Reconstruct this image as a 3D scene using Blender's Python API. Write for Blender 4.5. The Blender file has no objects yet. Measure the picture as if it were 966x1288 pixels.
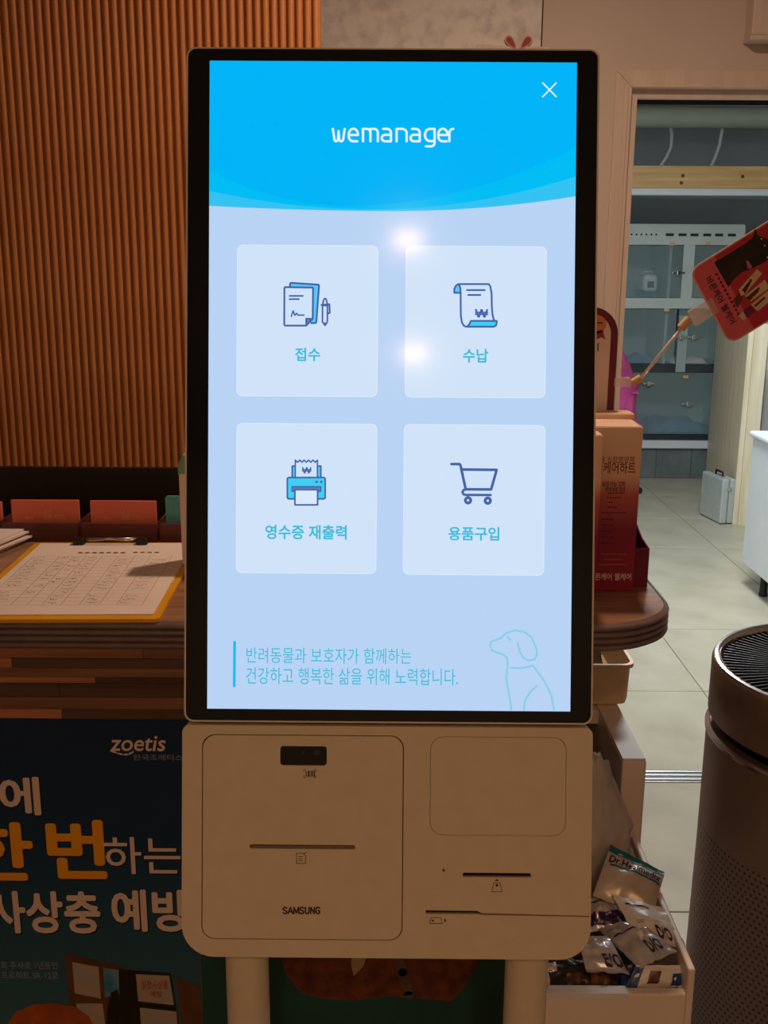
import bpy, bmesh, math, random
from mathutils import Vector, Matrix, noise
from mathutils.geometry import tessellate_polygon
random.seed(7)
R = math.radians
V = Vector
scene = bpy.context.scene
COL = scene.collection

# ---------------------------------------------------------------- camera
F_PX, PITCH, ROLL, CAM_H = 1300.0, R(13.5), R(0.35), 1.55
CAM = V((0, 0, CAM_H))
FW = V((0, math.cos(PITCH), -math.sin(PITCH)))
UP0 = V((0, math.sin(PITCH), math.cos(PITCH)))
RT = V((1, 0, 0)) * math.cos(ROLL) + UP0 * math.sin(ROLL)
UP = UP0 * math.cos(ROLL) - V((1, 0, 0)) * math.sin(ROLL)
cd = bpy.data.cameras.new('camera')
cam = bpy.data.objects.new('camera', cd)
COL.objects.link(cam)
m3 = Matrix((RT, UP, -FW)).transposed()
cam.matrix_world = Matrix.Translation(CAM) @ m3.to_4x4()
cd.sensor_fit = 'VERTICAL'
cd.sensor_height = 24.0
cd.lens = F_PX / 1288.0 * 24.0
cd.clip_start = 0.02
scene.camera = cam

# ---------------------------------------------------------------- world, exposure
w = bpy.data.worlds.new('world'); scene.world = w; w.use_nodes = True
bg = w.node_tree.nodes['Background']
bg.inputs[0].default_value = (0, 0, 0, 1); bg.inputs[1].default_value = 0.0
scene.view_settings.view_transform = 'Standard'
scene.view_settings.look = 'None'
scene.view_settings.exposure = 0.0
scene.view_settings.gamma = 1.0
scene.view_settings.use_curve_mapping = False

WARM = (1.0, 0.56, 0.27)
AMBER = (1.0, 0.68, 0.45)
COOL = (0.90, 0.98, 1.0)
# ceiling lamps: (x, y, z, radius, watts, colour); each is built as a fitting further down
DOWNLIGHTS = [
    (0.045, -1.045, 2.52, 0.045, 7.0, WARM),
    (0.08, -1.958, 2.52, 0.05, 11.5, WARM),
    (0.30, 1.75, 2.52, 0.05, 12.5, AMBER),
]
PANELS = [
    (1.35, 4.30, 2.66, 0.60, 66.0, COOL),
]

# ---------------------------------------------------------------- helpers
def ray(px, py):
    return RT * ((px - 483.0) / F_PX) + UP * ((644.0 - py) / F_PX) + FW
def P(px, py, D):                      # point seen at a pixel, at depth y = D
    d = ray(px, py); return CAM + d * (D / d.y)
def G(px, py, z=0.0):                  # point seen at a pixel, at height z
    d = ray(px, py); return CAM + d * ((z - CAM_H) / d.z)

class Frame:
    def __init__(s, o, ex, ey):
        s.o = V(o); s.ex = V(ex).normalized(); s.ey = V(ey).normalized(); s.en = s.ex.cross(s.ey)
    def at(s, u, v, w=0.0):
        return s.o + s.ex * u + s.ey * v + s.en * w
    def p(s, px, py):
        d = ray(px, py); t = (s.o - CAM).dot(s.en) / d.dot(s.en)
        q = CAM + d * t - s.o
        return (q.dot(s.ex), q.dot(s.ey))
    def pl(s, pts):
        return [s.p(*q) for q in pts]
WORLD = Frame((0, 0, 0), (1, 0, 0), (0, 1, 0))

def srgb(c):
    out = []
    for x in c[:3]:
        x = x / 255.0
        out.append(x / 12.92 if x <= 0.04045 else ((x + 0.055) / 1.055) ** 2.4)
    return out

MATS = {}
def mat(name, c, rough=0.5, metal=0.0, c2=None, scale=(1, 1, 1), nscale=5.0, detail=3.0, lo=0.35, hi=0.65,
        bump=0.0, bscale=None, spec=0.5, trans=0.0, alpha=1.0, emit=None, estr=0.0, coat=0.0, ior=1.45, sheen=0):
    if name in MATS: return MATS[name]
    m = bpy.data.materials.new(name); m.use_nodes = True
    nt = m.node_tree; b = nt.nodes['Principled BSDF']
    L = nt.links.new
    b.inputs['Base Color'].default_value = (*srgb(c), 1)
    b.inputs['Roughness'].default_value = rough
    b.inputs['Metallic'].default_value = metal
    b.inputs['Specular IOR Level'].default_value = spec
    b.inputs['Transmission Weight'].default_value = trans
    b.inputs['Alpha'].default_value = alpha
    b.inputs['IOR'].default_value = ior
    b.inputs['Coat Weight'].default_value = coat
    if emit:
        b.inputs['Emission Color'].default_value = (*srgb(emit), 1)
        b.inputs['Emission Strength'].default_value = estr
    if c2 or bump:
        tc = nt.nodes.new('ShaderNodeTexCoord'); mp = nt.nodes.new('ShaderNodeMapping')
        mp.inputs['Scale'].default_value = scale
        L(tc.outputs['Object'], mp.inputs['Vector'])
        n = nt.nodes.new('ShaderNodeTexNoise')
        n.inputs['Scale'].default_value = nscale; n.inputs['Detail'].default_value = detail
        L(mp.outputs['Vector'], n.inputs['Vector'])
        if c2:
            r = nt.nodes.new('ShaderNodeValToRGB')
            r.color_ramp.elements[0].position = lo; r.color_ramp.elements[1].position = hi
            r.color_ramp.elements[0].color = (*srgb(c), 1); r.color_ramp.elements[1].color = (*srgb(c2), 1)
            L(n.outputs['Fac'], r.inputs['Fac']); L(r.outputs['Color'], b.inputs['Base Color'])
        if bump:
            n2 = n
            if bscale:
                n2 = nt.nodes.new('ShaderNodeTexNoise'); n2.inputs['Scale'].default_value = bscale
                L(mp.outputs['Vector'], n2.inputs['Vector'])
            bp = nt.nodes.new('ShaderNodeBump'); bp.inputs['Strength'].default_value = bump
            bp.inputs['Distance'].default_value = 0.002
            L(n2.outputs['Fac'], bp.inputs['Height']); L(bp.outputs['Normal'], b.inputs['Normal'])
    MATS[name] = m
    return m

def grad_mat(name, stops, axis, lo, hi, rough=0.5, spec=0.4, emit=0.0, base=None):
    """printed (or displayed) colour gradient along an object axis"""
    m = bpy.data.materials.new(name); m.use_nodes = True
    nt = m.node_tree; b = nt.nodes['Principled BSDF']; L = nt.links.new
    tc = nt.nodes.new('ShaderNodeTexCoord'); sx = nt.nodes.new('ShaderNodeSeparateXYZ')
    L(tc.outputs['Object'], sx.inputs[0])
    mr = nt.nodes.new('ShaderNodeMapRange'); mr.inputs[1].default_value = lo; mr.inputs[2].default_value = hi
    L(sx.outputs['XYZ'.index(axis)], mr.inputs[0])
    r = nt.nodes.new('ShaderNodeValToRGB')
    els = r.color_ramp.elements
    while len(els) < len(stops): els.new(0.5)
    for e, (pos, c) in zip(els, stops): e.position = pos; e.color = (*srgb(c), 1)
    L(mr.outputs[0], r.inputs['Fac'])
    b.inputs['Roughness'].default_value = rough; b.inputs['Specular IOR Level'].default_value = spec
    if emit:
        b.inputs['Base Color'].default_value = (0.01, 0.01, 0.012, 1)
        L(r.outputs['Color'], b.inputs['Emission Color']); b.inputs['Emission Strength'].default_value = emit
    else:
        L(r.outputs['Color'], b.inputs['Base Color'])
    MATS[name] = m
    return m

TEXTC = {}
def text_mesh(s, offset=0.0, shear=0.0):
    key = (s, offset, shear)
    if key in TEXTC: return TEXTC[key]
    c = bpy.data.curves.new('t', 'FONT'); c.body = s; c.offset = offset; c.shear = shear; c.resolution_u = 3
    o = bpy.data.objects.new('t', c); COL.objects.link(o)
    bpy.context.view_layer.update()
    me = bpy.data.meshes.new_from_object(o.evaluated_get(bpy.context.evaluated_depsgraph_get()))
    vs = [(v.co.x, v.co.y) for v in me.vertices]; fs = [tuple(p.vertices) for p in me.polygons]
    bpy.data.objects.remove(o); bpy.data.curves.remove(c); bpy.data.meshes.remove(me)
    TEXTC[key] = (vs, fs)
    return TEXTC[key]

def rrect(u0, v0, u1, v1, r, n=6, radii=None):
    """rounded rectangle loop; radii = (bl, br, tr, tl)"""
    rr = radii or (r, r, r, r)
    pts = []
    for (cx, cy, sx, sy, a0, q) in ((u0, v0, 1, 1, 180, rr[0]), (u1, v0, -1, 1, 270, rr[1]), (u1, v1, -1, -1, 0, rr[2]), (u0, v1, 1, -1, 90, rr[3])):
        if q <= 0: pts.append((cx, cy)); continue
        for i in range(n + 1):
            a = R(a0 + 90.0 * i / n)
            pts.append((cx + sx * q + q * math.cos(a), cy + sy * q + q * math.sin(a)))
    return pts

class MB:
    def __init__(s): s.v = []; s.f = []
    def add(s, vs, fs):
        o = len(s.v); s.v += [V(a) for a in vs]; s.f += [tuple(i + o for i in f) for f in fs]; return s
    def box(s, x0, x1, y0, y1, z0, z1, bev=0.0, seg=2, M=None):
        if bev <= 0:
            vs = [(x, y, z) for z in (z0, z1) for y in (y0, y1) for x in (x0, x1)]
            fs = [(0, 2, 3, 1), (4, 5, 7, 6), (0, 1, 5, 4), (2, 6, 7, 3), (0, 4, 6, 2), (1, 3, 7, 5)]
        else:
            bm = bmesh.new(); bmesh.ops.create_cube(bm, size=1)
            for v in bm.verts:
                v.co = V(((x0 + x1) / 2 + v.co.x * (x1 - x0), (y0 + y1) / 2 + v.co.y * (y1 - y0), (z0 + z1) / 2 + v.co.z * (z1 - z0)))
            bmesh.ops.bevel(bm, geom=bm.edges[:], offset=bev, segments=seg, affect='EDGES', profile=0.5)
            bm.verts.index_update()
            vs = [v.co.copy() for v in bm.verts]; fs = [tuple(v.index for v in f.verts) for f in bm.faces]; bm.free()
        if M: vs = [M @ V(a) for a in vs]
        return s.add(vs, fs)
    def poly(s, fr, loop, w=0.0):
        tris = tessellate_polygon([[V((a, b, 0)) for a, b in loop]])
        area = sum(a[0] * b[1] - b[0] * a[1] for a, b in zip(loop, loop[1:] + loop[:1]))
        fs = []
        for t in tris:
            (ax, ay), (bx, by), (cx, cy) = (loop[i] for i in t)
            ar = (bx - ax) * (cy - ay) - (cx - ax) * (by - ay)
            fs.append(tuple(t) if ar > 0 else tuple(reversed(t)))
        return s.add([fr.at(a, b, w) for a, b in loop], fs)
    def prism(s, fr, loop, w0, w1, holes=()):
        loops = [list(loop)] + [list(h) for h in holes]
        flat = [q for l in loops for q in l]
        tris = tessellate_polygon([[V((a, b, 0)) for a, b in l] for l in loops])
        n = len(flat); fs = []
        for t in tris:
            (ax, ay), (bx, by), (cx, cy) = (flat[i] for i in t)
            if (bx - ax) * (cy - ay) - (cx - ax) * (by - ay) < 0: t = tuple(reversed(t))
            fs.append(tuple(i + n for i in t)); fs.append(tuple(reversed(t)))
        o = 0
        for k, l in enumerate(loops):
            ar = sum(a[0] * b[1] - b[0] * a[1] for a, b in zip(l, l[1:] + l[:1]))
            ccw = (ar > 0) == (k == 0)
            m = len(l)
            for i in range(m):
                a, b = o + i, o + (i + 1) % m
                fs.append((a, b, b + n, a + n) if ccw else (b, a, a + n, b + n))
            o += m
        return s.add([fr.at(a, b, w0) for a, b in flat] + [fr.at(a, b, w1) for a, b in flat], fs)
    def stroke(s, fr, pts, width, w=0.0, closed=False):
        h = width / 2.0
        seg = list(zip(pts, pts[1:] + pts[:1])) if closed else list(zip(pts, pts[1:]))
        for (a, b) in seg:
            dx, dy = b[0] - a[0], b[1] - a[1]; l = math.hypot(dx, dy)
            if l < 1e-9: continue
            nx, ny = -dy / l * h, dx / l * h
            s.add([fr.at(a[0] - nx, a[1] - ny, w), fr.at(b[0] - nx, b[1] - ny, w), fr.at(b[0] + nx, b[1] + ny, w), fr.at(a[0] + nx, a[1] + ny, w)], [(0, 1, 2, 3)])
        for q in pts: s.disc(fr, q, h, w, 8)
        return s
    def disc(s, fr, c, r, w=0.0, n=16):
        return s.add([fr.at(c[0] + r * math.cos(2 * math.pi * i / n), c[1] + r * math.sin(2 * math.pi * i / n), w) for i in range(n)], [tuple(range(n))])
    def text(s, fr, body, u0, v0, u1, v1, w=0.0, offset=0.0, shear=0.0):
        vs, fs = text_mesh(body, 0.0, shear)
        xs = [a for a, b in vs]; ys = [b for a, b in vs]
        o = max(offset, 0.0)
        kx = (u1 - u0) / (max(xs) - min(xs) + 2 * o); ky = (v1 - v0) / (max(ys) - min(ys) + 2 * o)
        sh = [(0, 0)] if o == 0 else [(o * math.cos(t), o * math.sin(t)) for t in [2 * math.pi * i / 8 for i in range(8)]]
        for k, (dx, dy) in enumerate(sh):           # heavier weight: overprinted copies
            s.add([fr.at(u0 + (a - min(xs) + o + dx) * kx, v0 + (b - min(ys) + o + dy) * ky, w + k * 2e-6) for a, b in vs], fs)
        return s
    def ptext(s, fr, body, x0, y0, x1, y1, w=0.0, offset=0.0, shear=0.0):
        a = fr.p(x0, y1); b = fr.p(x1, y0)
        return s.text(fr, body, a[0], a[1], b[0], b[1], w, offset, shear)
    def tube(s, pts, rad, n=10, caps=True, closed=False):
        pts = [V(p) for p in pts]; rads = rad if isinstance(rad, (list, tuple)) else [rad] * len(pts)
        m = len(pts); o = len(s.v)
        t0 = (pts[1] - pts[0]).normalized()
        nrm = t0.orthogonal().normalized()
        for i, p in enumerate(pts):
            if closed: t = (pts[(i + 1) % m] - pts[i - 1]).normalized()
            else: t = (pts[min(i + 1, m - 1)] - pts[max(i - 1, 0)]).normalized()
            nrm = (nrm - t * nrm.dot(t)).normalized(); bn = t.cross(nrm)
            for k in range(n):
                a = 2 * math.pi * k / n
                s.v.append(p + (nrm * math.cos(a) + bn * math.sin(a)) * rads[i])
        for i in range(m if closed else m - 1):
            for k in range(n):
                a, b = o + i * n + k, o + i * n + (k + 1) % n
                c, d = o + ((i + 1) % m) * n + k, o + ((i + 1) % m) * n + (k + 1) % n
                s.f.append((a, b, d, c))
        if caps and not closed:
            s.f.append(tuple(o + k for k in reversed(range(n)))); s.f.append(tuple(o + (m - 1) * n + k for k in range(n)))
        return s
    def lathe(s, c, prof, n=48, cap0=False, cap1=False):
        """profile [(r, z)] from bottom to top around the vertical axis through c"""
        o = len(s.v); m = len(prof)
        for r, z in prof:
            for k in range(n):
                a = 2 * math.pi * k / n
                s.v.append(V((c[0] + r * math.cos(a), c[1] + r * math.sin(a), z)))
        for i in range(m - 1):
            for k in range(n):
                a, b = o + i * n + k, o + i * n + (k + 1) % n
                s.f.append((a, b, b + n, a + n))
        if cap0: s.f.append(tuple(o + k for k in reversed(range(n))))
        if cap1: s.f.append(tuple(o + (m - 1) * n + k for k in range(n)))
        return s
    def build(s, name, m, parent=None, smooth=False, angle=None):
        root = parent
        while root is not None and root.parent is not None: root = root.parent
        if root is None:
            xs = [a.x for a in s.v]; ys = [a.y for a in s.v]; zs = [a.z for a in s.v]
            org = V(((min(xs) + max(xs)) / 2, (min(ys) + max(ys)) / 2, min(zs)))
        else: org = root.location.copy()
        me = bpy.data.meshes.new(name)
        me.from_pydata([a - org for a in s.v], [], s.f)
        if smooth:
            for p in me.polygons: p.use_smooth = True
        me.materials.append(m if not isinstance(m, str) else MATS[m])
        me.update()
        if smooth and angle: me.set_sharp_from_angle(angle=R(angle))
        o = bpy.data.objects.new(name, me); COL.objects.link(o)
        if root is None: o.location = org
        else: o.parent = parent
        return o

def thing(name, loc, label, cat, group=None):
    o = bpy.data.objects.new(name, None); COL.objects.link(o)
    o.location = loc; o.empty_display_size = 0.05
    return tag(o, label, cat, group)
def tag(o, label, cat, group=None):
    o['label'] = label; o['category'] = cat
    if group: o['group'] = group
    return o
def struct(o): o['kind'] = 'structure'; return o
def arc(c, r, a0, a1, n=8):
    return [(c[0] + r * math.cos(R(a0 + (a1 - a0) * i / n)), c[1] + r * math.sin(R(a0 + (a1 - a0) * i / n))) for i in range(n + 1)]

# ---------------------------------------------------------------- materials
mat('wall_paint', (222, 206, 200), 0.75, c2=(215, 198, 191), nscale=3, bump=0.05, bscale=120)
mat('wall_white', (214, 206, 196), 0.8, c2=(208, 200, 190), nscale=3)
mat('ceiling_white', (222, 214, 204), 0.85, c2=(216, 208, 198), nscale=4)
mat('casing', (230, 212, 204), 0.5, c2=(222, 202, 193), scale=(8, 8, 0.6), nscale=6)
mat('stone_paper', (240, 236, 236), 0.6, c2=(208, 202, 205), nscale=26, detail=9, lo=0.45, hi=0.70)
mat('seam', (70, 55, 48), 0.7)
mat('slat', (192, 126, 76), 0.5, c2=(176, 110, 62), scale=(6, 6, 0.5), nscale=10)
mat('slat_back', (192, 126, 76), 0.5, c2=(176, 110, 62), scale=(6, 6, 0.5), nscale=10)
mat('tile', (186, 180, 162), 0.28, c2=(170, 164, 146), nscale=4.5, detail=6, bump=0.02)
mat('grout', (128, 124, 112), 0.85)
mat('alu', (205, 208, 210), 0.3, 0.9)
mat('far_grey', (158, 166, 172), 0.7, c2=(148, 156, 163), nscale=2)
mat('far_white', (206, 210, 208), 0.7, c2=(198, 204, 202), nscale=2)
mat('far_tile', (112, 122, 124), 0.35, c2=(98, 108, 112), nscale=9, detail=5)
mat('pine', (222, 184, 128), 0.5, c2=(200, 154, 96), scale=(0.5, 6, 8), nscale=3, detail=6)
mat('pine_v', (236, 226, 202), 0.5, c2=(218, 202, 170), scale=(8, 8, 0.5), nscale=3, detail=6)
mat('duct', (178, 186, 170), 0.55, c2=(168, 178, 162), nscale=3)
mat('white_metal', (198, 206, 202), 0.4, c2=(188, 197, 193), nscale=4)
mat('white_gloss', (222, 226, 232), 0.3, c2=(214, 220, 228), nscale=3)
mat('dark', (26, 28, 32), 0.5)
mat('black_gap', (8, 7, 6), 0.8)
mat('plastic_cream', (222, 206, 186), 0.42, c2=(218, 202, 182), nscale=60, bump=0.02, bscale=900)
mat('rim', (226, 214, 204), 0.35, c2=(220, 208, 198), nscale=30)
mat('bezel', (10, 13, 22), 0.14, c2=(9, 12, 20), nscale=4, spec=0.5)
mat('print_dark', (66, 44, 28), 0.6)
mat('laminate', (158, 120, 96), 0.22, c2=(132, 96, 74), scale=(0.6, 8, 8), nscale=9, detail=5)
mat('edge_band', (124, 106, 108), 0.3, c2=(112, 94, 96), nscale=30)
for i, (a, b) in enumerate([((140, 98, 74), (108, 74, 54)), ((98, 70, 58), (72, 50, 42)), ((206, 146, 106), (172, 118, 82)), ((164, 110, 78), (130, 84, 58)), ((186, 124, 84), (148, 96, 64))]):
    mat('stave%d' % i, a, 0.45, c2=b, scale=(0.5, 9, 14), nscale=6, detail=6)
mat('counter_core', (70, 48, 36), 0.6, c2=(60, 40, 30), nscale=4)
mat('yellow', (226, 164, 24), 0.45, c2=(218, 156, 20), nscale=20)
mat('paper', (234, 220, 216), 0.75, c2=(228, 214, 210), nscale=12)
mat('ink', (92, 76, 66), 0.8)
mat('ink_light', (160, 144, 132), 0.8)
mat('steel', (190, 186, 182), 0.22, 0.95)
mat('black_plastic', (22, 20, 20), 0.4)
mat('black_wood', (20, 18, 19), 0.5, c2=(15, 13, 14), scale=(0.5, 8, 8), nscale=8)
mat('mahogany', (102, 52, 50), 0.45, c2=(82, 40, 39), scale=(0.6, 8, 8), nscale=12)
mat('coral', (238, 126, 104), 0.6, c2=(232, 118, 96), nscale=20)
mat('teal_card', (96, 176, 184), 0.6, c2=(88, 168, 176), nscale=20)
mat('gold_print', (236, 176, 116), 0.5)
mat('white_print', (214, 196, 180), 0.6)
mat('sage', (120, 168, 138), 0.6, c2=(112, 160, 130), nscale=9)
mat('maroon', (122, 28, 66), 0.45, c2=(112, 24, 60), nscale=12)
mat('pale_pink', (236, 212, 206), 0.55, c2=(230, 206, 200), nscale=10)
mat('peach', (236, 204, 184), 0.5, c2=(230, 196, 174), nscale=10)
mat('brown_print', (112, 52, 40), 0.6)
mat('purple_print', (96, 40, 96), 0.6)
mat('orange_print', (226, 132, 78), 0.6)
mat('red_card', (230, 104, 120), 0.45, c2=(222, 94, 112), nscale=8)
mat('red_dark', (196, 42, 72), 0.45)
mat('card_edge', (236, 190, 170), 0.4)
mat('cat_black', (24, 16, 18), 0.6, c2=(54, 26, 20), nscale=40)
mat('beige_print', (226, 196, 156), 0.6)
mat('clear', (244, 232, 226), 0.06, alpha=0.24, spec=0.8)
mat('clear_rod', (240, 222, 214), 0.1, alpha=0.6, spec=0.8)
mat('wood_joint', (222, 178, 128), 0.5, c2=(210, 164, 114), nscale=20)
mat('beige_plastic', (228, 200, 160), 0.4, c2=(222, 194, 154), nscale=12)
mat('beige_inside', (170, 150, 130), 0.5)
mat('grey_wrap', (150, 138, 130), 0.3, c2=(120, 110, 104), nscale=16)
mat('rack_white', (238, 222, 214), 0.45, c2=(232, 214, 204), nscale=6)
mat('foil', (226, 222, 224), 0.26, 0.3, c2=(190, 186, 192), nscale=22)
mat('foil_warm', (224, 210, 198), 0.3, 0.15, c2=(196, 180, 168), nscale=20)
mat('foil_dark', (70, 62, 64), 0.28, 0.4, c2=(40, 36, 40), nscale=24)
mat('pouch_white', (238, 232, 228), 0.35, c2=(226, 218, 214), nscale=18)
mat('pouch_teal', (18, 118, 128), 0.35, c2=(14, 104, 116), nscale=15)
mat('pouch_purple', (58, 30, 104), 0.3, c2=(46, 22, 86), nscale=15)
mat('pouch_blue', (44, 84, 160), 0.35, c2=(34, 62, 122), nscale=15)
mat('pouch_brown', (128, 74, 34), 0.4, c2=(70, 46, 30), nscale=30)
mat('ink_purple', (52, 34, 66), 0.6)
mat('bronze', (150, 130, 124), 0.42, 0.6, c2=(142, 122, 116), nscale=40)
mat('rim_silver', (196, 192, 194), 0.2, 0.95)
mat('grille_black', (16, 16, 18), 0.35, c2=(12, 12, 14), nscale=30)
mat('glass', (170, 196, 200), 0.04, alpha=0.22, spec=0.6)
mat('cage_in', (160, 176, 178), 0.35, c2=(152, 168, 171), nscale=2)
mat('cage_dark', (62, 70, 78), 0.4, c2=(44, 50, 58), nscale=3)
mat('blue_pad', (72, 122, 168), 0.8, c2=(54, 98, 146), nscale=12)
mat('pink_cloth', (206, 84, 152), 0.85, c2=(190, 70, 138), nscale=9)
mat('skin', (214, 164, 138), 0.55, c2=(206, 154, 128), nscale=12)
mat('hair', (30, 22, 20), 0.5, c2=(20, 15, 14), nscale=30)
mat('red_petal', (160, 44, 46), 0.5)
mat('pink_outline', (226, 168, 150), 0.5)
mat('chrome', (214, 216, 220), 0.14, 1.0)
mat('case_alu', (196, 206, 206), 0.34, 0.35, c2=(186, 198, 198), nscale=20)
mat('bag', (232, 226, 222), 0.18, alpha=0.55, spec=0.8, c2=(206, 200, 198), nscale=14)

# perforated casing of the air purifier: rows of round holes, painted as darker dots
def perforated():
    m = bpy.data.materials.new('bronze_perforated'); m.use_nodes = True
    nt = m.node_tree; b = nt.nodes['Principled BSDF']; L = nt.links.new
    b.inputs['Metallic'].default_value = 0.6; b.inputs['Roughness'].default_value = 0.42
    tc = nt.nodes.new('ShaderNodeTexCoord'); sx = nt.nodes.new('ShaderNodeSeparateXYZ'); L(tc.outputs['Object'], sx.inputs[0])
    def mth(op, a, b_=None):
        n = nt.nodes.new('ShaderNodeMath'); n.operation = op
        for k, x in enumerate((a, b_)):
            if x is None: continue
            if isinstance(x, (int, float)): n.inputs[k].default_value = x
            else: L(x, n.inputs[k])
        return n.outputs[0]
    ang = mth('ARCTAN2', sx.outputs[1], sx.outputs[0])
    uu = mth('MULTIPLY', ang, 0.172 / 0.0078)
    vv = mth('MULTIPLY', sx.outputs[2], 1 / 0.0078)
    row = mth('FLOOR', vv)
    sh = mth('MULTIPLY', mth('MODULO', row, 2.0), 0.5)
    fu = mth('SUBTRACT', mth('FRACT', mth('ADD', uu, sh)), 0.5)
    fv = mth('SUBTRACT', mth('FRACT', vv), 0.5)
    d = mth('SQRT', mth('ADD', mth('MULTIPLY', fu, fu), mth('MULTIPLY', fv, fv)))
    hole = mth('LESS_THAN', d, 0.25)
    band = mth('LESS_THAN', sx.outputs[2], 0.84)
    hh = mth('MULTIPLY', hole, band)
    mx = nt.nodes.new('ShaderNodeMix'); mx.data_type = 'RGBA'
    mx.inputs[6].default_value = (*srgb((142, 124, 116)), 1); mx.inputs[7].default_value = (*srgb((84, 72, 66)), 1)
    L(hh, mx.inputs[0]); L(mx.outputs[2], b.inputs['Base Color'])
    MATS['bronze_perforated'] = m
perforated()

# screen contents: each is light given off by the display panel behind glossy glass
def ui(name, c, k=1.0):
    m = mat(name, (5, 5, 6), 0.10, emit=c, estr=k, spec=0.07, c2=(6, 6, 7), nscale=2)
    return m
UIK = 0.98
ui('ui_card', (211, 229, 251), UIK); ui('ui_card_edge', (220, 236, 253), UIK)
ui('ui_navy', (66, 100, 168), UIK); ui('ui_slate', (104, 130, 190), UIK); ui('ui_cyan', (92, 200, 246), UIK); ui('ui_cyan2', (64, 208, 246), UIK)
ui('ui_text', (58, 190, 220), UIK); ui('ui_white', (232, 244, 252), UIK); ui('ui_bar', (20, 190, 240), UIK)
ui('ui_dog', (140, 208, 236), UIK); ui('ui_blue_c', (52, 196, 244), UIK)

# ================================================================ SETTING
WY = 2.94                                 # wall with the doorway
m = MB().box(-1.7, 3.7, -3.1, 8.4, -0.08, -0.004)
floor = struct(m.build('floor', 'grout'))
TP = 0.68
tile_me = None
for i in range(-4, 4):
    for j in range(-2, 9):
        x0 = 1.2 + TP * i; y0 = 2.93 + TP * j
        if x0 > 3.4 or x0 + TP < -1.6: continue
        if tile_me is None:
            t = MB().box(0.002, TP - 0.002, 0.002, TP - 0.002, -0.006, 0.0, bev=0.0015, seg=1)
            t = t.build('tile', 'tile', floor); tile_me = t.data
            for v in tile_me.vertices: v.co += floor.location
        else:
            t = bpy.data.objects.new('tile', tile_me); COL.objects.link(t); t.parent = floor
        t.location = V((x0, y0, 0)) - floor.location
        t.rotation_euler.z = 0
# walls of the reception room
X0 = P(789, 200, WY).x; X1 = X0 + 1.06; ZD = P(850, 111, WY).z
m = MB().box(-1.7, X0, WY, WY + 0.12, 0, 2.6).box(X1, 2.6, WY, WY + 0.12, 0, 2.6).box(X0, X1, WY, WY + 0.12, ZD, 2.6)
wall_back = struct(m.build('wall_back', 'wall_paint'))
sp = MB().box(-0.6, 0.405, WY - 0.006, WY, 0.4, 2.6).build('stone_panel', 'stone_paper', wall_back)
MB().box(0.405, 0.409, WY - 0.004, WY, 0.4, 2.6).build('seam_strip', 'seam', wall_back)
struct(MB().box(-1.7, -1.6, -3.0, WY, 0, 2.6).build('wall_side_left', 'wall_white'))
struct(MB().box(2.5, 2.6, -3.0, WY, 0, 2.6).build('wall_right', 'wall_white'))
struct(MB().box(-1.7, 2.6, -3.1, -3.0, 0, 2.6).build('wall_front', 'wall_white'))
struct(MB().box(-1.7, 2.6, -3.1, WY + 0.12, 2.6, 2.66).build('ceiling', 'ceiling_white'))
# slatted partition behind the counter
SY = 2.3; SX1 = -0.138
wl = struct(MB().box(-1.6, SX1, SY, SY + 0.05, 0, 2.6).build('wall_left', 'slat_back'))
PIT = 0.0172
n = 9
prof = [(-PIT * 0.36, 0.0)] + [(-PIT * 0.36 * math.cos(math.pi * k / n), -0.0058 * math.sin(math.pi * k / n) ** 0.9 - 0.0012) for k in range(n + 1)] + [(PIT * 0.36, 0.0)]
vs = [(a, b, 0.0) for a, b in prof] + [(a, b, 2.55) for a, b in prof]
k = len(prof)
fs = [(i, i + 1, i + 1 + k, i + k) for i in range(k - 1)]
sme = bpy.data.meshes.new('slat'); sme.from_pydata(vs, [], fs); sme.materials.append(MATS['slat'])
for p in sme.polygons: p.use_smooth = True
i = 0
x = SX1 - PIT * 0.5
while x > -1.32:
    s = bpy.data.objects.new('slat', sme); COL.objects.link(s); s.parent = wl
    s.location = V((x, SY, 0.02)) - wl.location
    x -= PIT
# door casing (three mitred boards) and the jamb lining
WF = Frame((0, WY, 0), (1, 0, 0), (0, 0, 1))
tr = bpy.data.objects.new('trim_1', None); COL.objects.link(tr); tr.location = (X0, WY, 0); struct(tr)
cw = P(850, 89, WY).z - ZD
def casing(loop): MB().prism(WF, loop, 0.0, 0.006).build('casing_board', 'casing', tr)
e = 0.0006
casing([(X0 - cw, 0), (X0, 0), (X0, ZD - e), (X0 - cw, ZD + cw - e)])
casing([(X0 - cw + e, ZD + cw), (X0 + e, ZD), (X1 - e, ZD), (X1 + cw - e, ZD + cw)])
casing([(X1, 0), (X1 + cw, 0), (X1 + cw, ZD + cw - e), (X1, ZD - e)])
MB().box(X0 - .009, X0 - .001, WY - .012, WY - .006, 0, ZD).build('bead', 'casing', tr)
MB().box(X0 - .020, X0 - .014, WY - .009, WY - .006, 0, ZD + .014).build('bead', 'casing', tr)
MB().box(X0 - .001, X1, WY - .012, WY - .006, ZD + .001, ZD + .009).build('bead', 'casing', tr)
MB().box(X0, X0 + 0.022, WY + 0.02, WY + 0.12, 0, ZD).build('jamb_lining', 'casing', tr)
MB().box(X1 - 0.022, X1, WY + 0.02, WY + 0.12, 0, ZD).build('jamb_lining', 'casing', tr)
MB().box(X0 + 0.022, X1 - 0.022, WY + 0.02, WY + 0.12, ZD - 0.022, ZD).build('head_lining', 'casing', tr)
MB().box(X0 + 0.022, X1 - 0.022, WY + 0.05, WY + 0.075, ZD - 0.034, ZD - 0.022).build('head_track', 'dark', tr)
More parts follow.
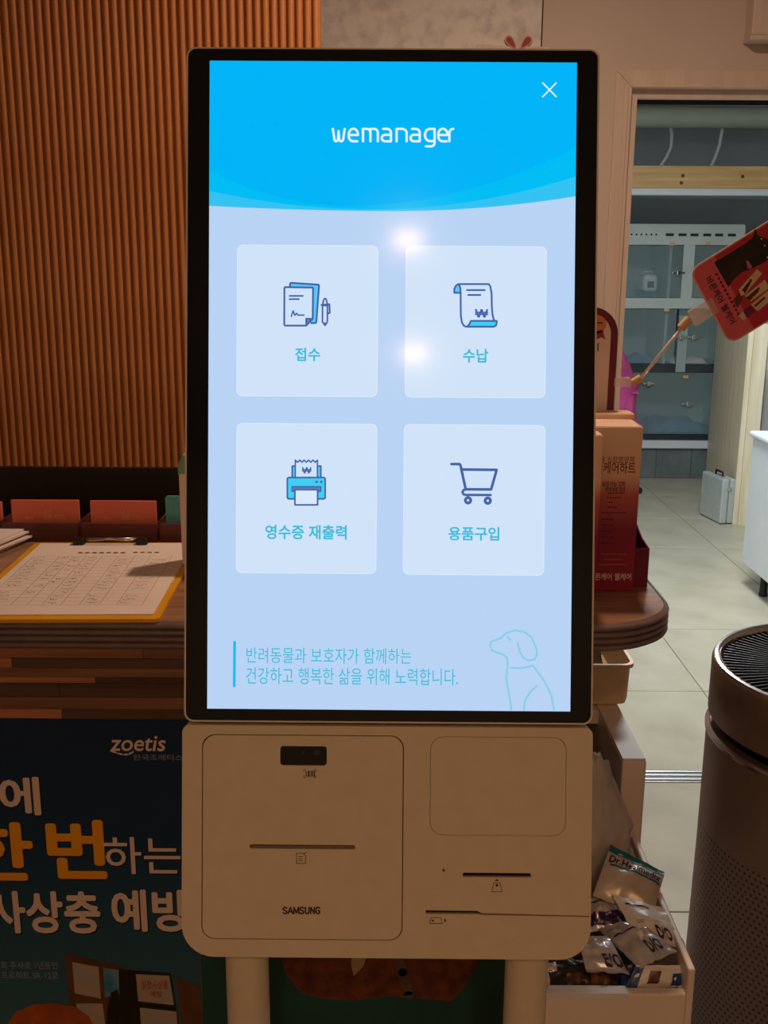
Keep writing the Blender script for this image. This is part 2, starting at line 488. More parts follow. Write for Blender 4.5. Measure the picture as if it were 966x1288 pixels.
# aluminium threshold with ridges
t2 = bpy.data.objects.new('trim_2', None); COL.objects.link(t2); t2.location = (X0, WY, 0); struct(t2)
MB().box(X0, X1, WY - 0.035, WY + 0.035, 0.0, 0.004, bev=0.001).build('threshold_plate', 'alu', t2)
for yy in (-0.024, 0.002, 0.026):
    MB().box(X0, X1, WY + yy - 0.005, WY + yy + 0.005, 0.004, 0.009, bev=0.002).build('threshold_ridge', 'alu', t2)
# treatment room beyond the doorway
struct(MB().box(0.3, 3.6, 8.25, 8.35, 0, 2.8).build('wall_far', 'far_grey'))
struct(MB().box(0.2, 0.3, WY + 0.12, 8.35, 0, 2.8).build('wall_far_left', 'far_white'))
struct(MB().box(3.6, 3.7, WY + 0.12, 8.35, 0, 2.8).build('wall_far_right', 'far_white'))
struct(MB().box(0.2, 3.7, WY + 0.12, 8.35, 2.74, 2.8).build('ceiling_far', 'far_white'))

# ================================================================ LAMPS
mat('lamp_ring', (236, 230, 222), 0.4, c2=(230, 224, 216), nscale=9)
def lamp_emit(name, c, k):
    m = bpy.data.materials.new(name); m.use_nodes = True
    b = m.node_tree.nodes['Principled BSDF']; b.inputs['Base Color'].default_value = (0.8, 0.8, 0.8, 1)
    b.inputs['Emission Color'].default_value = (*c, 1); b.inputs['Emission Strength'].default_value = k
    MATS[name] = m; return m
lamp_emit('lens_warm', (1.0, 0.80, 0.62), 42.0)
lamp_emit('lens_cool', (0.92, 0.98, 1.0), 2.0)
names = ['round warm downlight in the ceiling over the waiting area', 'round warm downlight in the ceiling by the entrance wall', 'round warm downlight over the rounded counter end']
for (x, y, z, r, wt, c), lb in zip(DOWNLIGHTS, names):
    t = thing('downlight_offscreen', (x, y, z), lb, 'lamp', 'ceiling downlights')
    MB().lathe((x, y), [(r + 0.002, z + 0.03), (r + 0.002, z + 0.0), (r + 0.014, z - 0.004), (r + 0.02, z + 0.004), (r + 0.02, z + 0.08)], 32).build('ring', 'lamp_ring', t, True)
    MB().lathe((x, y), [(0.001, z + 0.012), (r, z + 0.012)], 32).build('lens_offscreen', 'lens_warm', t)
    ld = bpy.data.lights.new('downlight_light_offscreen', 'AREA'); ld.shape = 'DISK'; ld.size = r * 2; ld.energy = wt; ld.color = c; ld.spread = R(180)
    lo = bpy.data.objects.new('downlight_light_offscreen', ld); COL.objects.link(lo); lo.location = (0, 0, -0.006); lo.parent = t
names = ['square white ceiling light panel near doorway of treatment room']
for (x, y, z, s, wt, c), lb in zip(PANELS, names):
    t = thing('light_panel_offscreen', (x, y, z), lb, 'lamp')
    h = s / 2
    MB().prism(Frame((x, y, z), (1, 0, 0), (0, 1, 0)), rrect(-h - .02, -h - .02, h + .02, h + .02, 0.01), 0, 0.1 if y > 3 else 0.04, [rrect(-h, -h, h, h, 0.005)]).build('frame', 'lamp_ring', t)
    MB().box(x - h, x + h, y - h, y + h, z + 0.01, z + 0.03).build('diffuser_offscreen', 'lens_cool', t)
    ld = bpy.data.lights.new('panel_light_offscreen', 'AREA'); ld.shape = 'SQUARE'; ld.size = s * .95; ld.energy = wt; ld.color = c
    lo = bpy.data.objects.new('panel_light_offscreen', ld); COL.objects.link(lo); lo.location = (0, 0, -0.004); lo.parent = t

# ================================================================ KIOSK
TILT = R(12.5); YAW = R(-0.25)
KN = V((math.sin(YAW) * math.cos(TILT), -math.cos(YAW) * math.cos(TILT), math.sin(TILT)))
KX = V((math.cos(YAW), math.sin(YAW), 0)); KY = KN.cross(KX)
KO = CAM + ray(491, 485) * 0.848
K = Frame(KO, KX, KY)
px = K.p(491, 485)
kiosk = thing('kiosk', (0.002, 0.86, 0), 'cream self-service kiosk with large lit touchscreen on two round legs', 'kiosk')
def span(l, r, t, b):
    u0 = sum(K.p(*q)[0] for q in l) / len(l); u1 = sum(K.p(*q)[0] for q in r) / len(r)
    v1 = sum(K.p(*q)[1] for q in t) / len(t); v0 = sum(K.p(*q)[1] for q in b) / len(b)
    return u0, v0, u1, v1
du0, dv0, du1, dv1 = span([(235, 100), (230.5, 880)], [(755, 100), (745, 880)], [(300, 59), (700, 61)], [(300, 908.5), (700, 911.5)])
housing = MB().prism(K, rrect(du0, dv0, du1, dv1, 0.008), -0.034, -0.0008).prism(K, rrect(du0 + .006, dv0 + .006, du1 - .006, dv1 - .006, 0.008), -0.04, -0.034).build('display_housing', 'rim', kiosk)
MB().prism(K, rrect(du0 + .0016, dv0 + .0016, du1 - .0016, dv1 - .0016, 0.0068), -0.0008, 0.0).build('display_bezel', 'bezel', kiosk)
SU0, SV0, SU1, SV1 = -0.1493, -0.2671, 0.1502, 0.2637
sm = ui('ui_back', (186, 213, 246), UIK)
screen = MB().prism(K, rrect(SU0, SV0, SU1, SV1, 0), 0.0, 0.0002).build('screen', sm, kiosk)
hm = ui('ui_blue_a', (0, 182, 249), UIK); hm2 = ui('ui_blue_b', (0, 191, 247), UIK)
def lower_curve(y_l, x_m, y_m, y_r):
    pts = []
    for i in range(25):
        x = 264 + (724 - 264) * i / 24
        if x < x_m: t = (x_m - x) / (x_m - 264); y = y_m + (y_l - y_m) * t * t
        else: t = (x - x_m) / (724 - x_m); y = y_m + (y_r - y_m) * t * t
        u, v = K.p(x, y)
        pts.append((SU0 + (SU1 - SU0) * i / 24, v))
    return pts
def header(curve, w): return MB().poly(K, curve + [(SU1, SV1), (SU0, SV1)], w)
header(lower_curve(259, 500, 265.5, 247), 0.0003).build('header_arc', 'ui_blue_c', screen)
header(lower_curve(240, 470, 263.5, 222), 0.00035).build('header_arc', hm2, screen)
header(lower_curve(215, 440, 259, 185), 0.0004).build('header_arc', hm, screen)
a = MB(); a.stroke(K, K.pl([(682.5, 104.5), (699.5, 122)]), 0.0010, 0.0005); a.stroke(K, K.pl([(699.5, 104.5), (682.5, 122)]), 0.0010, 0.0005)
a.build('close_cross', 'ui_white', screen)
def WM(pts): return K.pl([(230 + a / 1.8226, 40 + b_ / 1.8226) for a, b_ in pts])
def ell(cx_, cy_, rx_, ry_, a0, a1, n_=14): return [(cx_ + rx_ * math.cos(R(a0 + (a1 - a0) * i / n_)), cy_ - ry_ * math.sin(R(a0 + (a1 - a0) * i / n_))) for i in range(n_ + 1)]
def eL(x): return [(x - 10.5, 237), (x + 10.5, 237)] + ell(x, 236, 10.5, 13.5, 0, 180)[1:] + [(x - 10.5, 240)] + ell(x, 240, 10.5, 11.5, 180, 270)[1:] + [(x + 9, 251.5)]
def aL(x): return [[(x - 8, 223)] + [(x + 1, 223)] + ell(x + 1, 232, 9, 9, 90, 0)[1:] + [(x + 10, 251.5), (x - 3, 251.5)] + ell(x - 3, 244, 8, 7.5, 270, 90)[1:] + [(x + 10, 236.5)]]
def nL(x0_, x1_): return [[(x0_, 251.5), (x0_, 223), ((x0_ + x1_) / 2, 223)] + ell((x0_ + x1_) / 2, 232, (x1_ - x0_) / 2, 9, 90, 0)[1:] + [(x1_, 251.5)]]
logo = [[(344, 223), (347, 243)] + ell(351.5, 244, 4.5, 7.5, 180, 360)[1:] + [(357, 228), (358, 244)] + ell(363, 244, 5, 7.5, 180, 360)[1:] + [(371, 223)], eL(391)]
logo += nL(413, 430) + nL(430, 447) + aL(467) + nL(490, 513) + aL(533)
logo += [[(577, 223), (566, 223)] + ell(566, 237, 11, 14, 90, 270)[1:] + [(577, 251)], [(577, 223), (577, 255)] + ell(569, 255, 8, 8, 0, -90)[1:] + [(557, 263)], eL(596), [(611, 251.5), (611, 232)] + ell(620, 232, 9, 9, 180, 90)[1:]]
b = MB()
for pts in logo: b.stroke(K, WM(pts), 0.0018, 0.0005)
b.build('lettering', 'ui_white', screen)
CARDS = [([(299, 330), (296.5, 480)], [(476, 330), (475, 480)], [(320, 308.5), (460, 308)], [(320, 498), (460, 500)]),
         ([(511, 330), (508.5, 480)], [(688, 330), (686, 480)], [(530, 309), (670, 310)], [(530, 499.5), (670, 501.5)]),
         ([(298, 560), (296, 700)], [(474.5, 560), (473.5, 700)], [(320, 532), (460, 533)], [(320, 721), (460, 722)]),
         ([(508, 560), (506.5, 700)], [(686, 560), (684.5, 700)], [(530, 533.5), (670, 534.5)], [(530, 722.5), (670, 724.5)])]
for c in CARDS:
    u0, v0, u1, v1 = span(*c)
    MB().poly(K, rrect(u0, v0, u1, v1, 0.005), 0.0003).build('menu_card_edge', 'ui_card_edge', screen)
    MB().poly(K, rrect(u0 + .0007, v0 + .0007, u1 - .0007, v1 - .0007, 0.0045), 0.0004).build('menu_card', 'ui_card', screen)
def Z(ox, oy, pts, s=966 / 220.0): return K.pl([(ox + a / s, oy + b / s) for a, b in pts])
def icon(fills, strokes, discs=(), extra=None, ox=0, oy=0):
    order = {}
    for k, (mt, pts) in enumerate(fills): order.setdefault(mt, MB()).poly(K, Z(ox, oy, pts), 0.0005 + 0.00004 * k)
    for mt, mb in order.items(): mb.build('icon_fill', mt, screen)
    b = MB()
    for pts, wd, cl in strokes: b.stroke(K, Z(ox, oy, pts), wd * 1.15 * 0.652e-3 / 4.39, 0.0009, cl)
    for c, r in discs: b.disc(K, Z(ox, oy, [c])[0], r * 0.652e-3 / 4.39, 0.0009)
    if extra: extra(b)
    b.build('icon_outline', 'ui_navy', screen)
sheet = [(342, 318), (346, 314), (496, 316), (500, 320), (498, 488), (462, 526), (346, 526), (341, 521)]
icon([('ui_cyan', [(375, 291), (533, 300), (518, 512), (480, 512), (370, 320)]), ('ui_card', sheet), ('ui_slate', [(462, 487), (498, 490), (462, 524)])],
     [([(372, 314), (374, 292), (380, 290), (530, 300), (533, 305), (518, 508), (512, 512), (490, 512)], 9, False), (sheet, 9, True), ([(462, 522), (462, 487), (497, 489)], 8, False),
      ([(370, 362), (444, 362)], 8, False), ([(370, 380), (422, 380)], 8, False), ([(380, 475), (390, 444), (399, 469), (410, 458), (416, 468), (450, 468)], 7, False),
      ([(552, 415), (579, 415), (579, 505), (566, 525), (552, 505)], 8, True), ([(554, 403), (560, 380), (566, 376), (572, 380), (578, 403)], 8, False),
      ([(546, 412), (590, 408), (592, 455), (584, 459)], 9, False), ([(560, 512), (572, 512), (566, 524)], 6, True)], ox=280, oy=290)
icon([('ui_cyan', [(378, 299), (358, 318), (356, 345), (392, 345), (390, 315)]), ('ui_cyan2', [(450, 502), (590, 502), (588, 525), (575, 531), (432, 531)])],
     [([(378, 297), (548, 297), (556, 310), (563, 350), (564, 420), (568, 465), (576, 498)], 9, False), ([(378, 297), (364, 308), (357, 325), (357, 345), (392, 345), (391, 320), (385, 304), (378, 297)], 9, False),
      ([(392, 345), (393, 470), (399, 508), (409, 526), (422, 532), (575, 532), (588, 525), (592, 503), (590, 500), (448, 500), (441, 518), (428, 531)], 9, False),
      ([(427, 330), (525, 330)], 9, False), ([(434, 357), (501, 357)], 9, False)],
     extra=lambda b: b.ptext(K, '₩', 490 + 470 / 4.39, 290 + 435 / 4.39, 490 + 545 / 4.39, 290 + 482 / 4.39, 0.0009, offset=0.03), ox=490, oy=290)
zig = [(402, 352), (402, 258)]
for q in range(1, 11): zig.append((402 + 12.2 * q, 270 if q % 2 else 258))
zig += [(524, 352)]
def box4(x0, y0, x1, y1): return [(x0, y0), (x1, y0), (x1, y1), (x0, y1)]
body = [(364, 354), (561, 354), (567, 360), (567, 466), (561, 472), (364, 472), (358, 466), (358, 360)]
icon([('ui_cyan', box4(385, 291, 543, 352)), ('ui_card', zig), ('ui_cyan2', body), ('ui_slate', box4(385, 405, 542, 430)), ('ui_card_edge', box4(400, 421, 525, 505))],
     [([(385, 352), (385, 291), (402, 291)], 8, False), ([(525, 291), (543, 291), (543, 352)], 8, False), (zig, 7, False), ([(399, 472), (364, 472), (358, 466), (358, 360), (364, 354), (561, 354), (567, 360), (567, 466), (561, 472), (526, 472)], 8, False), ([(399, 430), (385, 430), (385, 405), (542, 405), (542, 430), (526, 430)], 7, False), (box4(400, 421, 525, 505), 8, True)],
     [((520, 378), 7), ((545, 378), 7)],
     extra=lambda b: b.ptext(K, '₩', 280 + 438 / 4.39, 520 + 297 / 4.39, 280 + 492 / 4.39, 520 + 332 / 4.39, 0.0009, offset=0.03), ox=280, oy=520)
def ringpts(cx, cy, r, n=16): return [(cx + r * math.cos(2 * math.pi * i / n), cy + r * math.sin(2 * math.pi * i / n)) for i in range(n)]
icon([], [([(341, 280), (386, 280), (391, 285), (420, 419), (560, 420), (591, 312), (401, 310)], 13, False), ([(420, 419), (407, 424), (402, 436), (408, 447), (420, 450), (558, 451)], 12, False),
          (ringpts(433, 480, 15), 14, True), (ringpts(542, 482, 15), 14, True)], ox=490, oy=520)
def uitext(s, x0, y0, x1, y1, off=0.024): MB().ptext(K, s, x0, y0, x1, y1, 0.0007, offset=off).build('lettering', 'ui_text', screen)
q = 4.39
uitext('접수', 280 + 400 / q, 290 + 648 / q, 280 + 540 / q, 290 + 722 / q)
uitext('수납', 490 + 405 / q, 290 + 653 / q, 490 + 545 / q, 290 + 730 / q)
uitext('영수증 재출력', 280 + 236 / q, 520 + 617 / q, 280 + 686 / q, 520 + 694 / q)
uitext('용품구입', 490 + 324 / q, 520 + 627 / q, 490 + 606 / q, 520 + 701 / q)
uitext('반려동물과 보호자가 함께하는', 310, 815.5, 517.5, 833.5, 0.0)
uitext('건강하고 행복한 삶을 위해 노력합니다.', 309.5, 841, 576, 860, 0.0)
MB().poly(K, K.pl([(293, 864), (296.5, 864), (297, 806), (293.5, 806)]), 0.0006).build('accent_bar', 'ui_bar', screen)
d = MB()
def DG(pts): return K.pl([(270 + a / 2.055, 760 + b / 2.055) for a, b in pts])
for pts in ([(757, 160), (756, 138), (748, 131), (718, 120), (711, 108), (714, 97), (740, 87), (752, 75), (775, 67), (800, 71), (819, 86), (831, 112), (833, 130), (826, 142), (812, 145), (797, 138), (788, 122), (783, 100)],
            [(757, 160), (753, 190), (760, 230), (766, 262), (766, 272)], [(766, 164), (795, 165), (822, 158)], [(822, 158), (850, 195), (870, 235), (877, 273)], [(799, 272), (802, 248), (814, 228), (833, 210)], [(758, 84), (762, 92)]):
    d.stroke(K, DG(pts), 0.0017, 0.0006)
d.build('dog_outline', 'ui_dog', screen)
# lower module
lu0, lv0, lu1, lv1 = span([(229.5, 1000), (228, 1120)], [(745, 1000), (743.5, 1120)], [(300, 912.5), (700, 915.5)], [(300, 1203), (700, 1208)])
LR = (0.027, 0.026, 0.006, 0.006)
FT = 0.0035
def kr(x0, y0, x1, y1, r, grow=0.0, n=6):
    a = K.p(x0, (y0 + y1) / 2)[0]; b = K.p(x1, (y0 + y1) / 2)[0]; c = K.p((x0 + x1) / 2, y1)[1]; dd = K.p((x0 + x1) / 2, y0)[1]
    return rrect(a - grow, c - grow, b + grow, dd + grow, r, n)
slot1 = kr(314, 1062.5, 446.5, 1068, 0.0012, 0, 3)
MB().prism(K, rrect(lu0, lv0, lu1, lv1, 0, 8, LR), -0.066, -FT - .0006, [slot1]).build('lower_body', 'plastic_cream', kiosk)
MB().prism(K, rrect(lu0 + .004, lv0 + .004, lu1 - .002, lv1 - .004, 0, 8, LR), -FT - .0006, -FT, [slot1]).build('slot_backing', 'black_gap', kiosk)
doorl = kr(255.0, 925.5, 506.0, 1181.0, 0.0105)
nfc = kr(541.5, 927.5, 711.5, 1050.5, 0.0105)
slot2 = kr(582, 1098, 668, 1103.5, 0.0012, 0, 3)
dot = kr(556.4, 1093, 559.6, 1096.6, 0.0009, 0, 3)
s3 = K.pl([(535.5, 1145), (600, 1145.8), (606, 1148.5), (741.5, 1152), (741.5, 1153.6), (606, 1151), (600, 1150), (535.5, 1149.5)])
MB().prism(K, rrect(lu0, lv0, lu1, lv1, 0, 8, LR), -FT, 0, [kr(255.0, 925.5, 506.0, 1181.0, 0.0108, 0.0008), kr(541.5, 927.5, 711.5, 1050.5, 0.0107, 0.00035), slot2, dot, list(reversed(s3))]).build('face_plate', 'plastic_cream', kiosk)
scan = kr(352.5, 938.5, 411, 963, 0.0026)
slot1 = kr(314, 1062.5, 446.5, 1068, 0.0012, 0, 3)
door = MB().prism(K, doorl, -FT, 0.0, [scan, slot1]).build('printer_door', 'plastic_cream', kiosk)
MB().prism(K, nfc, -FT, 0.0).build('card_tap_pad', 'plastic_cream', kiosk)
mat('scan_glass', (10, 12, 22), 0.1, c2=(14, 16, 28), nscale=40)
mat('scan_lens', (44, 46, 66), 0.15)
sg = MB().prism(K, kr(352.5, 938.5, 411, 963, 0.0026, -.0002), -FT, -0.0015).build('scanner_window', 'scan_glass', door)
b = MB()
for cx, r in ((381, 2.2), (398, 4.2)): b.disc(K, K.p(cx, 947), r * 0.65e-3, -0.0013, 20)
b.build('scanner_lens', 'scan_lens', door)
MB().prism(K, kr(314, 1062.5, 446.5, 1068, 0.0012, -.0001, 3), -0.021, -0.020).build('receipt_slot', 'plastic_cream', door)
b = MB()
for xx in (384.5, 387, 388.5, 391, 393, 395): b.poly(K, kr(xx, 969.5, xx + 1.2, 977, 0), 0.0002)
for pts in ([(384.5, 968), (382.3, 968), (382.3, 970.5)], [(382.3, 975.5), (382.3, 978), (384.5, 978)], [(394.8, 968), (397, 968), (397, 970.5)], [(397, 975.5), (397, 978), (394.8, 978)]): b.stroke(K, K.pl(pts), 0.0005, 0.0002)
b.build('barcode_mark', 'print_dark', door)
b = MB()
b.stroke(K, K.pl([(373, 1073), (381, 1073), (384.5, 1076), (384.5, 1086), (373, 1086)]), 0.0005, 0.0002, True)
for yy in (1077.5, 1080, 1082.5): b.stroke(K, K.pl([(375.5, yy), (380.5, yy)]), 0.0005, 0.0002)
b.stroke(K, K.pl([(383, 1073.5), (385.5, 1072)]), 0.0006, 0.0002)
b.build('receipt_mark', 'print_dark', door)
b = MB()
SS = [(.9, .85), (.7, 1), (.3, 1), (.1, .85), (.1, .65), (.9, .35), (.9, .15), (.7, 0), (.3, 0), (.1, .15)]
GL = [[SS], [[(0, 0), (.5, 1), (1, 0)], [(.22, .3), (.78, .3)]], [[(0, 0), (.05, 1), (.5, .1), (.95, 1), (1, 0)]], [SS], [[(.1, 1), (.1, .2), (.3, 0), (.7, 0), (.9, .2), (.9, 1)]], [[(.1, 0), (.1, 1), (.9, 0), (.9, 1)]],
      [[(.9, .85), (.7, 1), (.3, 1), (.1, .8), (.1, .2), (.3, 0), (.7, 0), (.9, .15), (.9, .48), (.55, .48)]]]
x_ = 355.8
for gl, wd in zip(GL, (5.4, 6.2, 6.4, 5.4, 5.6, 5.6, 5.6)):
    for pts in gl: b.stroke(K, K.pl([(x_ + a * wd, 1149 - b_ * 7.8) for a, b_ in pts]), 0.0012, 0.0002)
    x_ += wd + 1.1
b.build('lettering', 'print_dark', door)
b = MB()
b.stroke(K, K.pl([(621, 1110.5), (629, 1110.5), (631.5, 1121.5), (618.5, 1121.5)]), 0.0005, 0.0002, True)
b.poly(K, list(reversed(K.pl([(625, 1105.5), (628, 1108), (622, 1108)]))), 0.0002); b.disc(K, K.p(625, 1113.5), 0.0011, 0.0002)
b.build('card_insert_mark', 'print_dark', kiosk); b = MB()
b.stroke(K, K.pl([(542.5, 1154), (554.5, 1154), (556.5, 1161.5), (540.5, 1161.5)]), 0.0005, 0.0002, True)
b.disc(K, K.p(544.5, 1157.8), 0.0009, 0.0002, 8); b.poly(K, K.pl([(559, 1154.8), (559, 1160.5), (561.5, 1157.6)][::-1]), 0.0002)
b.build('card_swipe_mark', 'print_dark', kiosk)
# spine joining display and lower module, two legs and the floor plate
MB().prism(K, rrect(-0.07, lv0 + 0.05, 0.07, dv0 + 0.25, 0.01), -0.075, -0.042).build('spine', 'plastic_cream', kiosk)
for s, pxx in ((-1, 322), (1, 650)):
    pt = P(pxx, 1245, 0.83)
    top = K.at(0, lv0, -0.035)
    MB().lathe((pt.x, top.y), [(0.0185, 0.012), (0.0185, top.z + 0.012)], 32, True, True).build('leg', 'plastic_cream', kiosk, True, 40)
kb = K.at(0, lv0, -0.035)
MB().box(-0.20, 0.205, kb.y - 0.16, kb.y + 0.17, 0.0, 0.012, bev=0.004).build('floor_plate', 'plastic_cream', kiosk)
kiosk_y = kb.y

# ================================================================ COUNTER
CZ = 1.15; CF = 1.118; CXR = 0.347; CB = 1.70; CXL = -1.35
ct = thing('worktop', (-0.4, 1.4, CZ - 0.032), 'brown laminate counter top with fluted dark edge and rounded end', 'counter top')
cr = 0.10
outl = [(CXL, CB), (CXL, CF)] + [(CXR - cr + cr * math.cos(R(a)), CF + cr + cr * math.sin(R(a))) for a in range(-90, 1, 6)] + [(CXR, CB)]
def inset(path, dd):
    # offset inward for the open front path
    out = []
    for i, p in enumerate(path):
        a = path[max(i - 1, 0)]; b = path[min(i + 1, len(path) - 1)]
        tx, ty = b[0] - a[0], b[1] - a[1]; l = math.hypot(tx, ty)
        out.append((p[0] - ty / l * dd, p[1] + tx / l * dd))
    return out
top_loop = [(CXL, CB)] + inset(outl[1:], 0.004)
MB().prism(WORLD, top_loop, CZ - 0.032, CZ).build('board', 'laminate', ct)
path = outl[1:]
band = MB()
pr = [(0.0035, 0.0008)]
for kk in range(4):
    z0 = -0.0015 - kk * 0.0078
    for (o_, dz) in ((-0.0002, 0.0), (-0.0022, -0.0012), (-0.003, -0.0032), (-0.0022, -0.0052), (-0.0002, -0.0064), (0.002, -0.0069), (0.002, -0.0077)):
        pr.append((o_, z0 + dz))
pr.append((0.004, -0.032))
rows = [[V((q_[0], q_[1], CZ + dz)) for q_ in inset(path, o_)] for o_, dz in pr]
nn = len(path)
vs = [v for r_ in rows for v in r_]
fs = [(a * nn + i, (a + 1) * nn + i, (a + 1) * nn + i + 1, a * nn + i + 1) for a in range(len(rows) - 1) for i in range(nn - 1)]
band.add(vs, fs).build('fluted_edge', 'edge_band', ct, True, 50)
CBX = 0.172                                    # right end of the counter body
BF = 1.134
cb = thing('reception_counter', (-0.5, 1.4, 0), 'walnut-brown counter base faced with horizontal wood staves', 'counter')
MB().box(CXL + 0.02, CBX, BF, CB - 0.02, 0, CZ - 0.034).build('carcass', 'counter_core', cb)
PF = Frame((0, BF - 0.010, 0), (1, 0, 0), (0, 0, 1))
rowsy = [(815, 828, 0), (828, 840.5, 1), (840.5, 852, 2), (852, 859.5, 1), (859.5, 877, 3), (877, 892, 2), (892, 904, 1), (904, 920, 0)]
cuts = {1: [15], 2: [320], 3: [120], 4: [75, 480], 5: [260], 6: [78], 0: [180]}
ztop = CZ - 0.033
for k, (ya, yb, mi) in enumerate(rowsy):
    za = ztop - 0.0005 if k == 0 else PF.p(100, ya)[1]; zb = PF.p(100, yb)[1]
    xs = [CXL + 0.02] + [PF.p(c_, (ya + yb) / 2)[0] for c_ in cuts.get(k, [])] + [CBX]
    for j in range(len(xs) - 1):
        mm = MATS['stave%d' % ((mi + (0 if j == len(xs) - 2 else 3)) % 5)]
        MB().box(xs[j] + .0003, xs[j + 1] - .0003, BF - 0.010, BF, zb + .0003, za - .0003).build('stave', mm, cb)
z = PF.p(100, 920)[1]; k = 0
while z > 0.1:
    h = 0.075
    MB().box(CXL + 0.02, CBX - .0003, BF - 0.010, BF, max(z - h, 0.02) + .0004, z - .0003).build('stave', 'stave%d' % (k * 2 % 5), cb); z -= h; k += 1

# ---------------------------------------------------------------- posters on the counter front
PP = Frame((0, BF - 0.0115, 0), (1, 0, 0), (0, 0, 1))
pa = PP.p(100, 905)[1]
POX1 = -0.226
post = thing('poster', (-0.55, BF - 0.0115, 0.42), 'dark blue printed poster with large Korean lettering on counter front', 'poster')
pg = grad_mat('poster_blue', [(0.0, (56, 98, 112)), (0.35, (34, 78, 102)), (0.62, (14, 48, 84)), (1.0, (11, 37, 74))], 'Z', 0.58 - 0.42, pa - 0.42, rough=0.35)
MB().box(-0.95, POX1, BF - 0.0115, BF - 0.0102, 0.42, pa).build('sheet', pg, post)
mat('poster_white', (220, 196, 186), 0.5); mat('poster_yellow', (232, 158, 20), 0.5); mat('poster_drop_shadow', (8, 16, 26), 0.6); mat('poster_faint', (140, 146, 148), 0.5)
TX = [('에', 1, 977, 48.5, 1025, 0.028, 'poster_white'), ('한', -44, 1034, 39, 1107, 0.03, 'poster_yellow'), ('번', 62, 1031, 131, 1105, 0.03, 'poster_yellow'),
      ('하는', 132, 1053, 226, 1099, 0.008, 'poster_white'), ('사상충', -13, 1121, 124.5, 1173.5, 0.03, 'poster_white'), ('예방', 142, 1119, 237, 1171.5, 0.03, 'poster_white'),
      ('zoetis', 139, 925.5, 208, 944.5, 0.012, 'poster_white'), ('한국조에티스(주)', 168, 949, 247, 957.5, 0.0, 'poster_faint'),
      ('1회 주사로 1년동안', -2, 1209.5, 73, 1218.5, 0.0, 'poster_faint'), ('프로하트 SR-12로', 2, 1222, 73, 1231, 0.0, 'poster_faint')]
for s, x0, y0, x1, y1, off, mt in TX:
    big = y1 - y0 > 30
    if big: MB().ptext(PP, s, x0 + 1.6, y0 + 1.8, x1 + 1.6, y1 + 1.8, 0.0002, offset=off).build('lettering_drop_shadow', 'poster_drop_shadow', post)  # printed drop shadow: dark copy offset beneath the large letters
    MB().ptext(PP, s, x0, y0, x1, y1, 0.0004, offset=off, shear=0.2 if s == 'zoetis' else 0.0).build('lettering', mt, post)
b = MB(); b.stroke(PP, PP.pl([(139.5, 944), (147, 947), (155, 949), (162, 948.5), (167.5, 945.5)]), 0.0022, 0.0004); b.build('lettering', 'poster_white', post)
mat('pw_frame', (104, 66, 32), 0.5, c2=(80, 48, 22), nscale=30); mat('pw_pane', (176, 150, 128), 0.5, c2=(150, 150, 150), nscale=40); mat('pw_dark', (26, 14, 8), 0.5)
mat('pw_sky', (34, 112, 156), 0.5, c2=(120, 150, 160), nscale=30); mat('pw_orange', (176, 84, 24), 0.5, c2=(150, 66, 18), nscale=40); mat('pw_red', (170, 60, 36), 0.5)
def pp(mt, pts, w, name='printed_picture'): 
    l = PP.pl(pts)
    if sum(a[0] * b_[1] - b_[0] * a[1] for a, b_ in zip(l, l[1:] + l[:1])) < 0: l.reverse()
    MB().poly(PP, l, w).build(name, mt, post)
pp('pw_frame', [(82, 1198), (160, 1217), (166, 1225), (166, 1330), (92, 1330)], 0.0003)
pp('pw_pane', [(91, 1210), (124, 1216), (127, 1256), (94, 1249)], 0.0004); pp('pw_sky', [(130, 1217), (149, 1220), (150, 1250), (132, 1254)], 0.0004)
pp('pw_pane', [(96, 1262), (129, 1262), (134, 1300), (100, 1300)], 0.0004); pp('pw_dark', [(150, 1218), (166, 1220), (172, 1330), (152, 1330)], 0.00045)
pp('pw_dark', [(166, 1220), (215, 1224), (232, 1330), (172, 1330)], 0.0003); pp('pw_pane', [(171, 1225), (213, 1227), (219, 1264), (174, 1259)], 0.0005)
pp('pw_pane', [(176, 1267), (222, 1272), (227, 1330), (180, 1330)], 0.0005); pp('pw_frame', [(222, 1228), (252, 1240), (256, 1330), (232, 1330)], 0.0004)
pp('pw_dark', [(135, 1268), (140, 1248), (148, 1244), (152, 1262), (150, 1300), (134, 1300)], 0.0006)
b = MB(); b.ptext(PP, '심장사상충', 178, 1233, 211, 1244, 0.0007, offset=0.02); b.ptext(PP, '예방', 189, 1246, 204, 1254, 0.0007, offset=0.02); b.build('lettering', 'pw_red', post)
pp('pw_orange', [(5, 1330), (8, 1290), (20, 1272), (42, 1263), (68, 1261), (95, 1266), (112, 1278), (122, 1298), (126, 1330)], 0.0008)
gp = thing('poster', ((POX1 + 0.16) / 2, BF - 0.0115, 0.42), 'green poster with reddish-brown dog behind kiosk legs', 'poster')
mat('green_print', (28, 78, 72), 0.4, c2=(22, 66, 62), nscale=6)
mat('fur_print', (120, 58, 30), 0.6, c2=(78, 34, 20), nscale=60, detail=8)
mat('fur_light', (176, 140, 104), 0.6)
MB().box(POX1 + 0.001, 0.166, BF - 0.0115, BF - 0.0102, 0.42, pa - 0.004).build('sheet', 'green_print', gp)
def gpx(pts): return PP.pl([(240 + a / 2.1, 1180 + b_ / 2.1) for a, b_ in pts])
fur = gpx([(240, 60), (250, 95), (275, 125), (300, 148), (360, 160), (430, 165), (520, 152), (600, 158), (690, 166), (720, 130), (745, 95), (760, 60), (740, -120), (640, -260), (480, -300), (330, -230), (260, -90)])
fur.reverse() if sum(a[0] * b_[1] - b_[0] * a[1] for a, b_ in zip(fur, fur[1:] + fur[:1])) < 0 else None
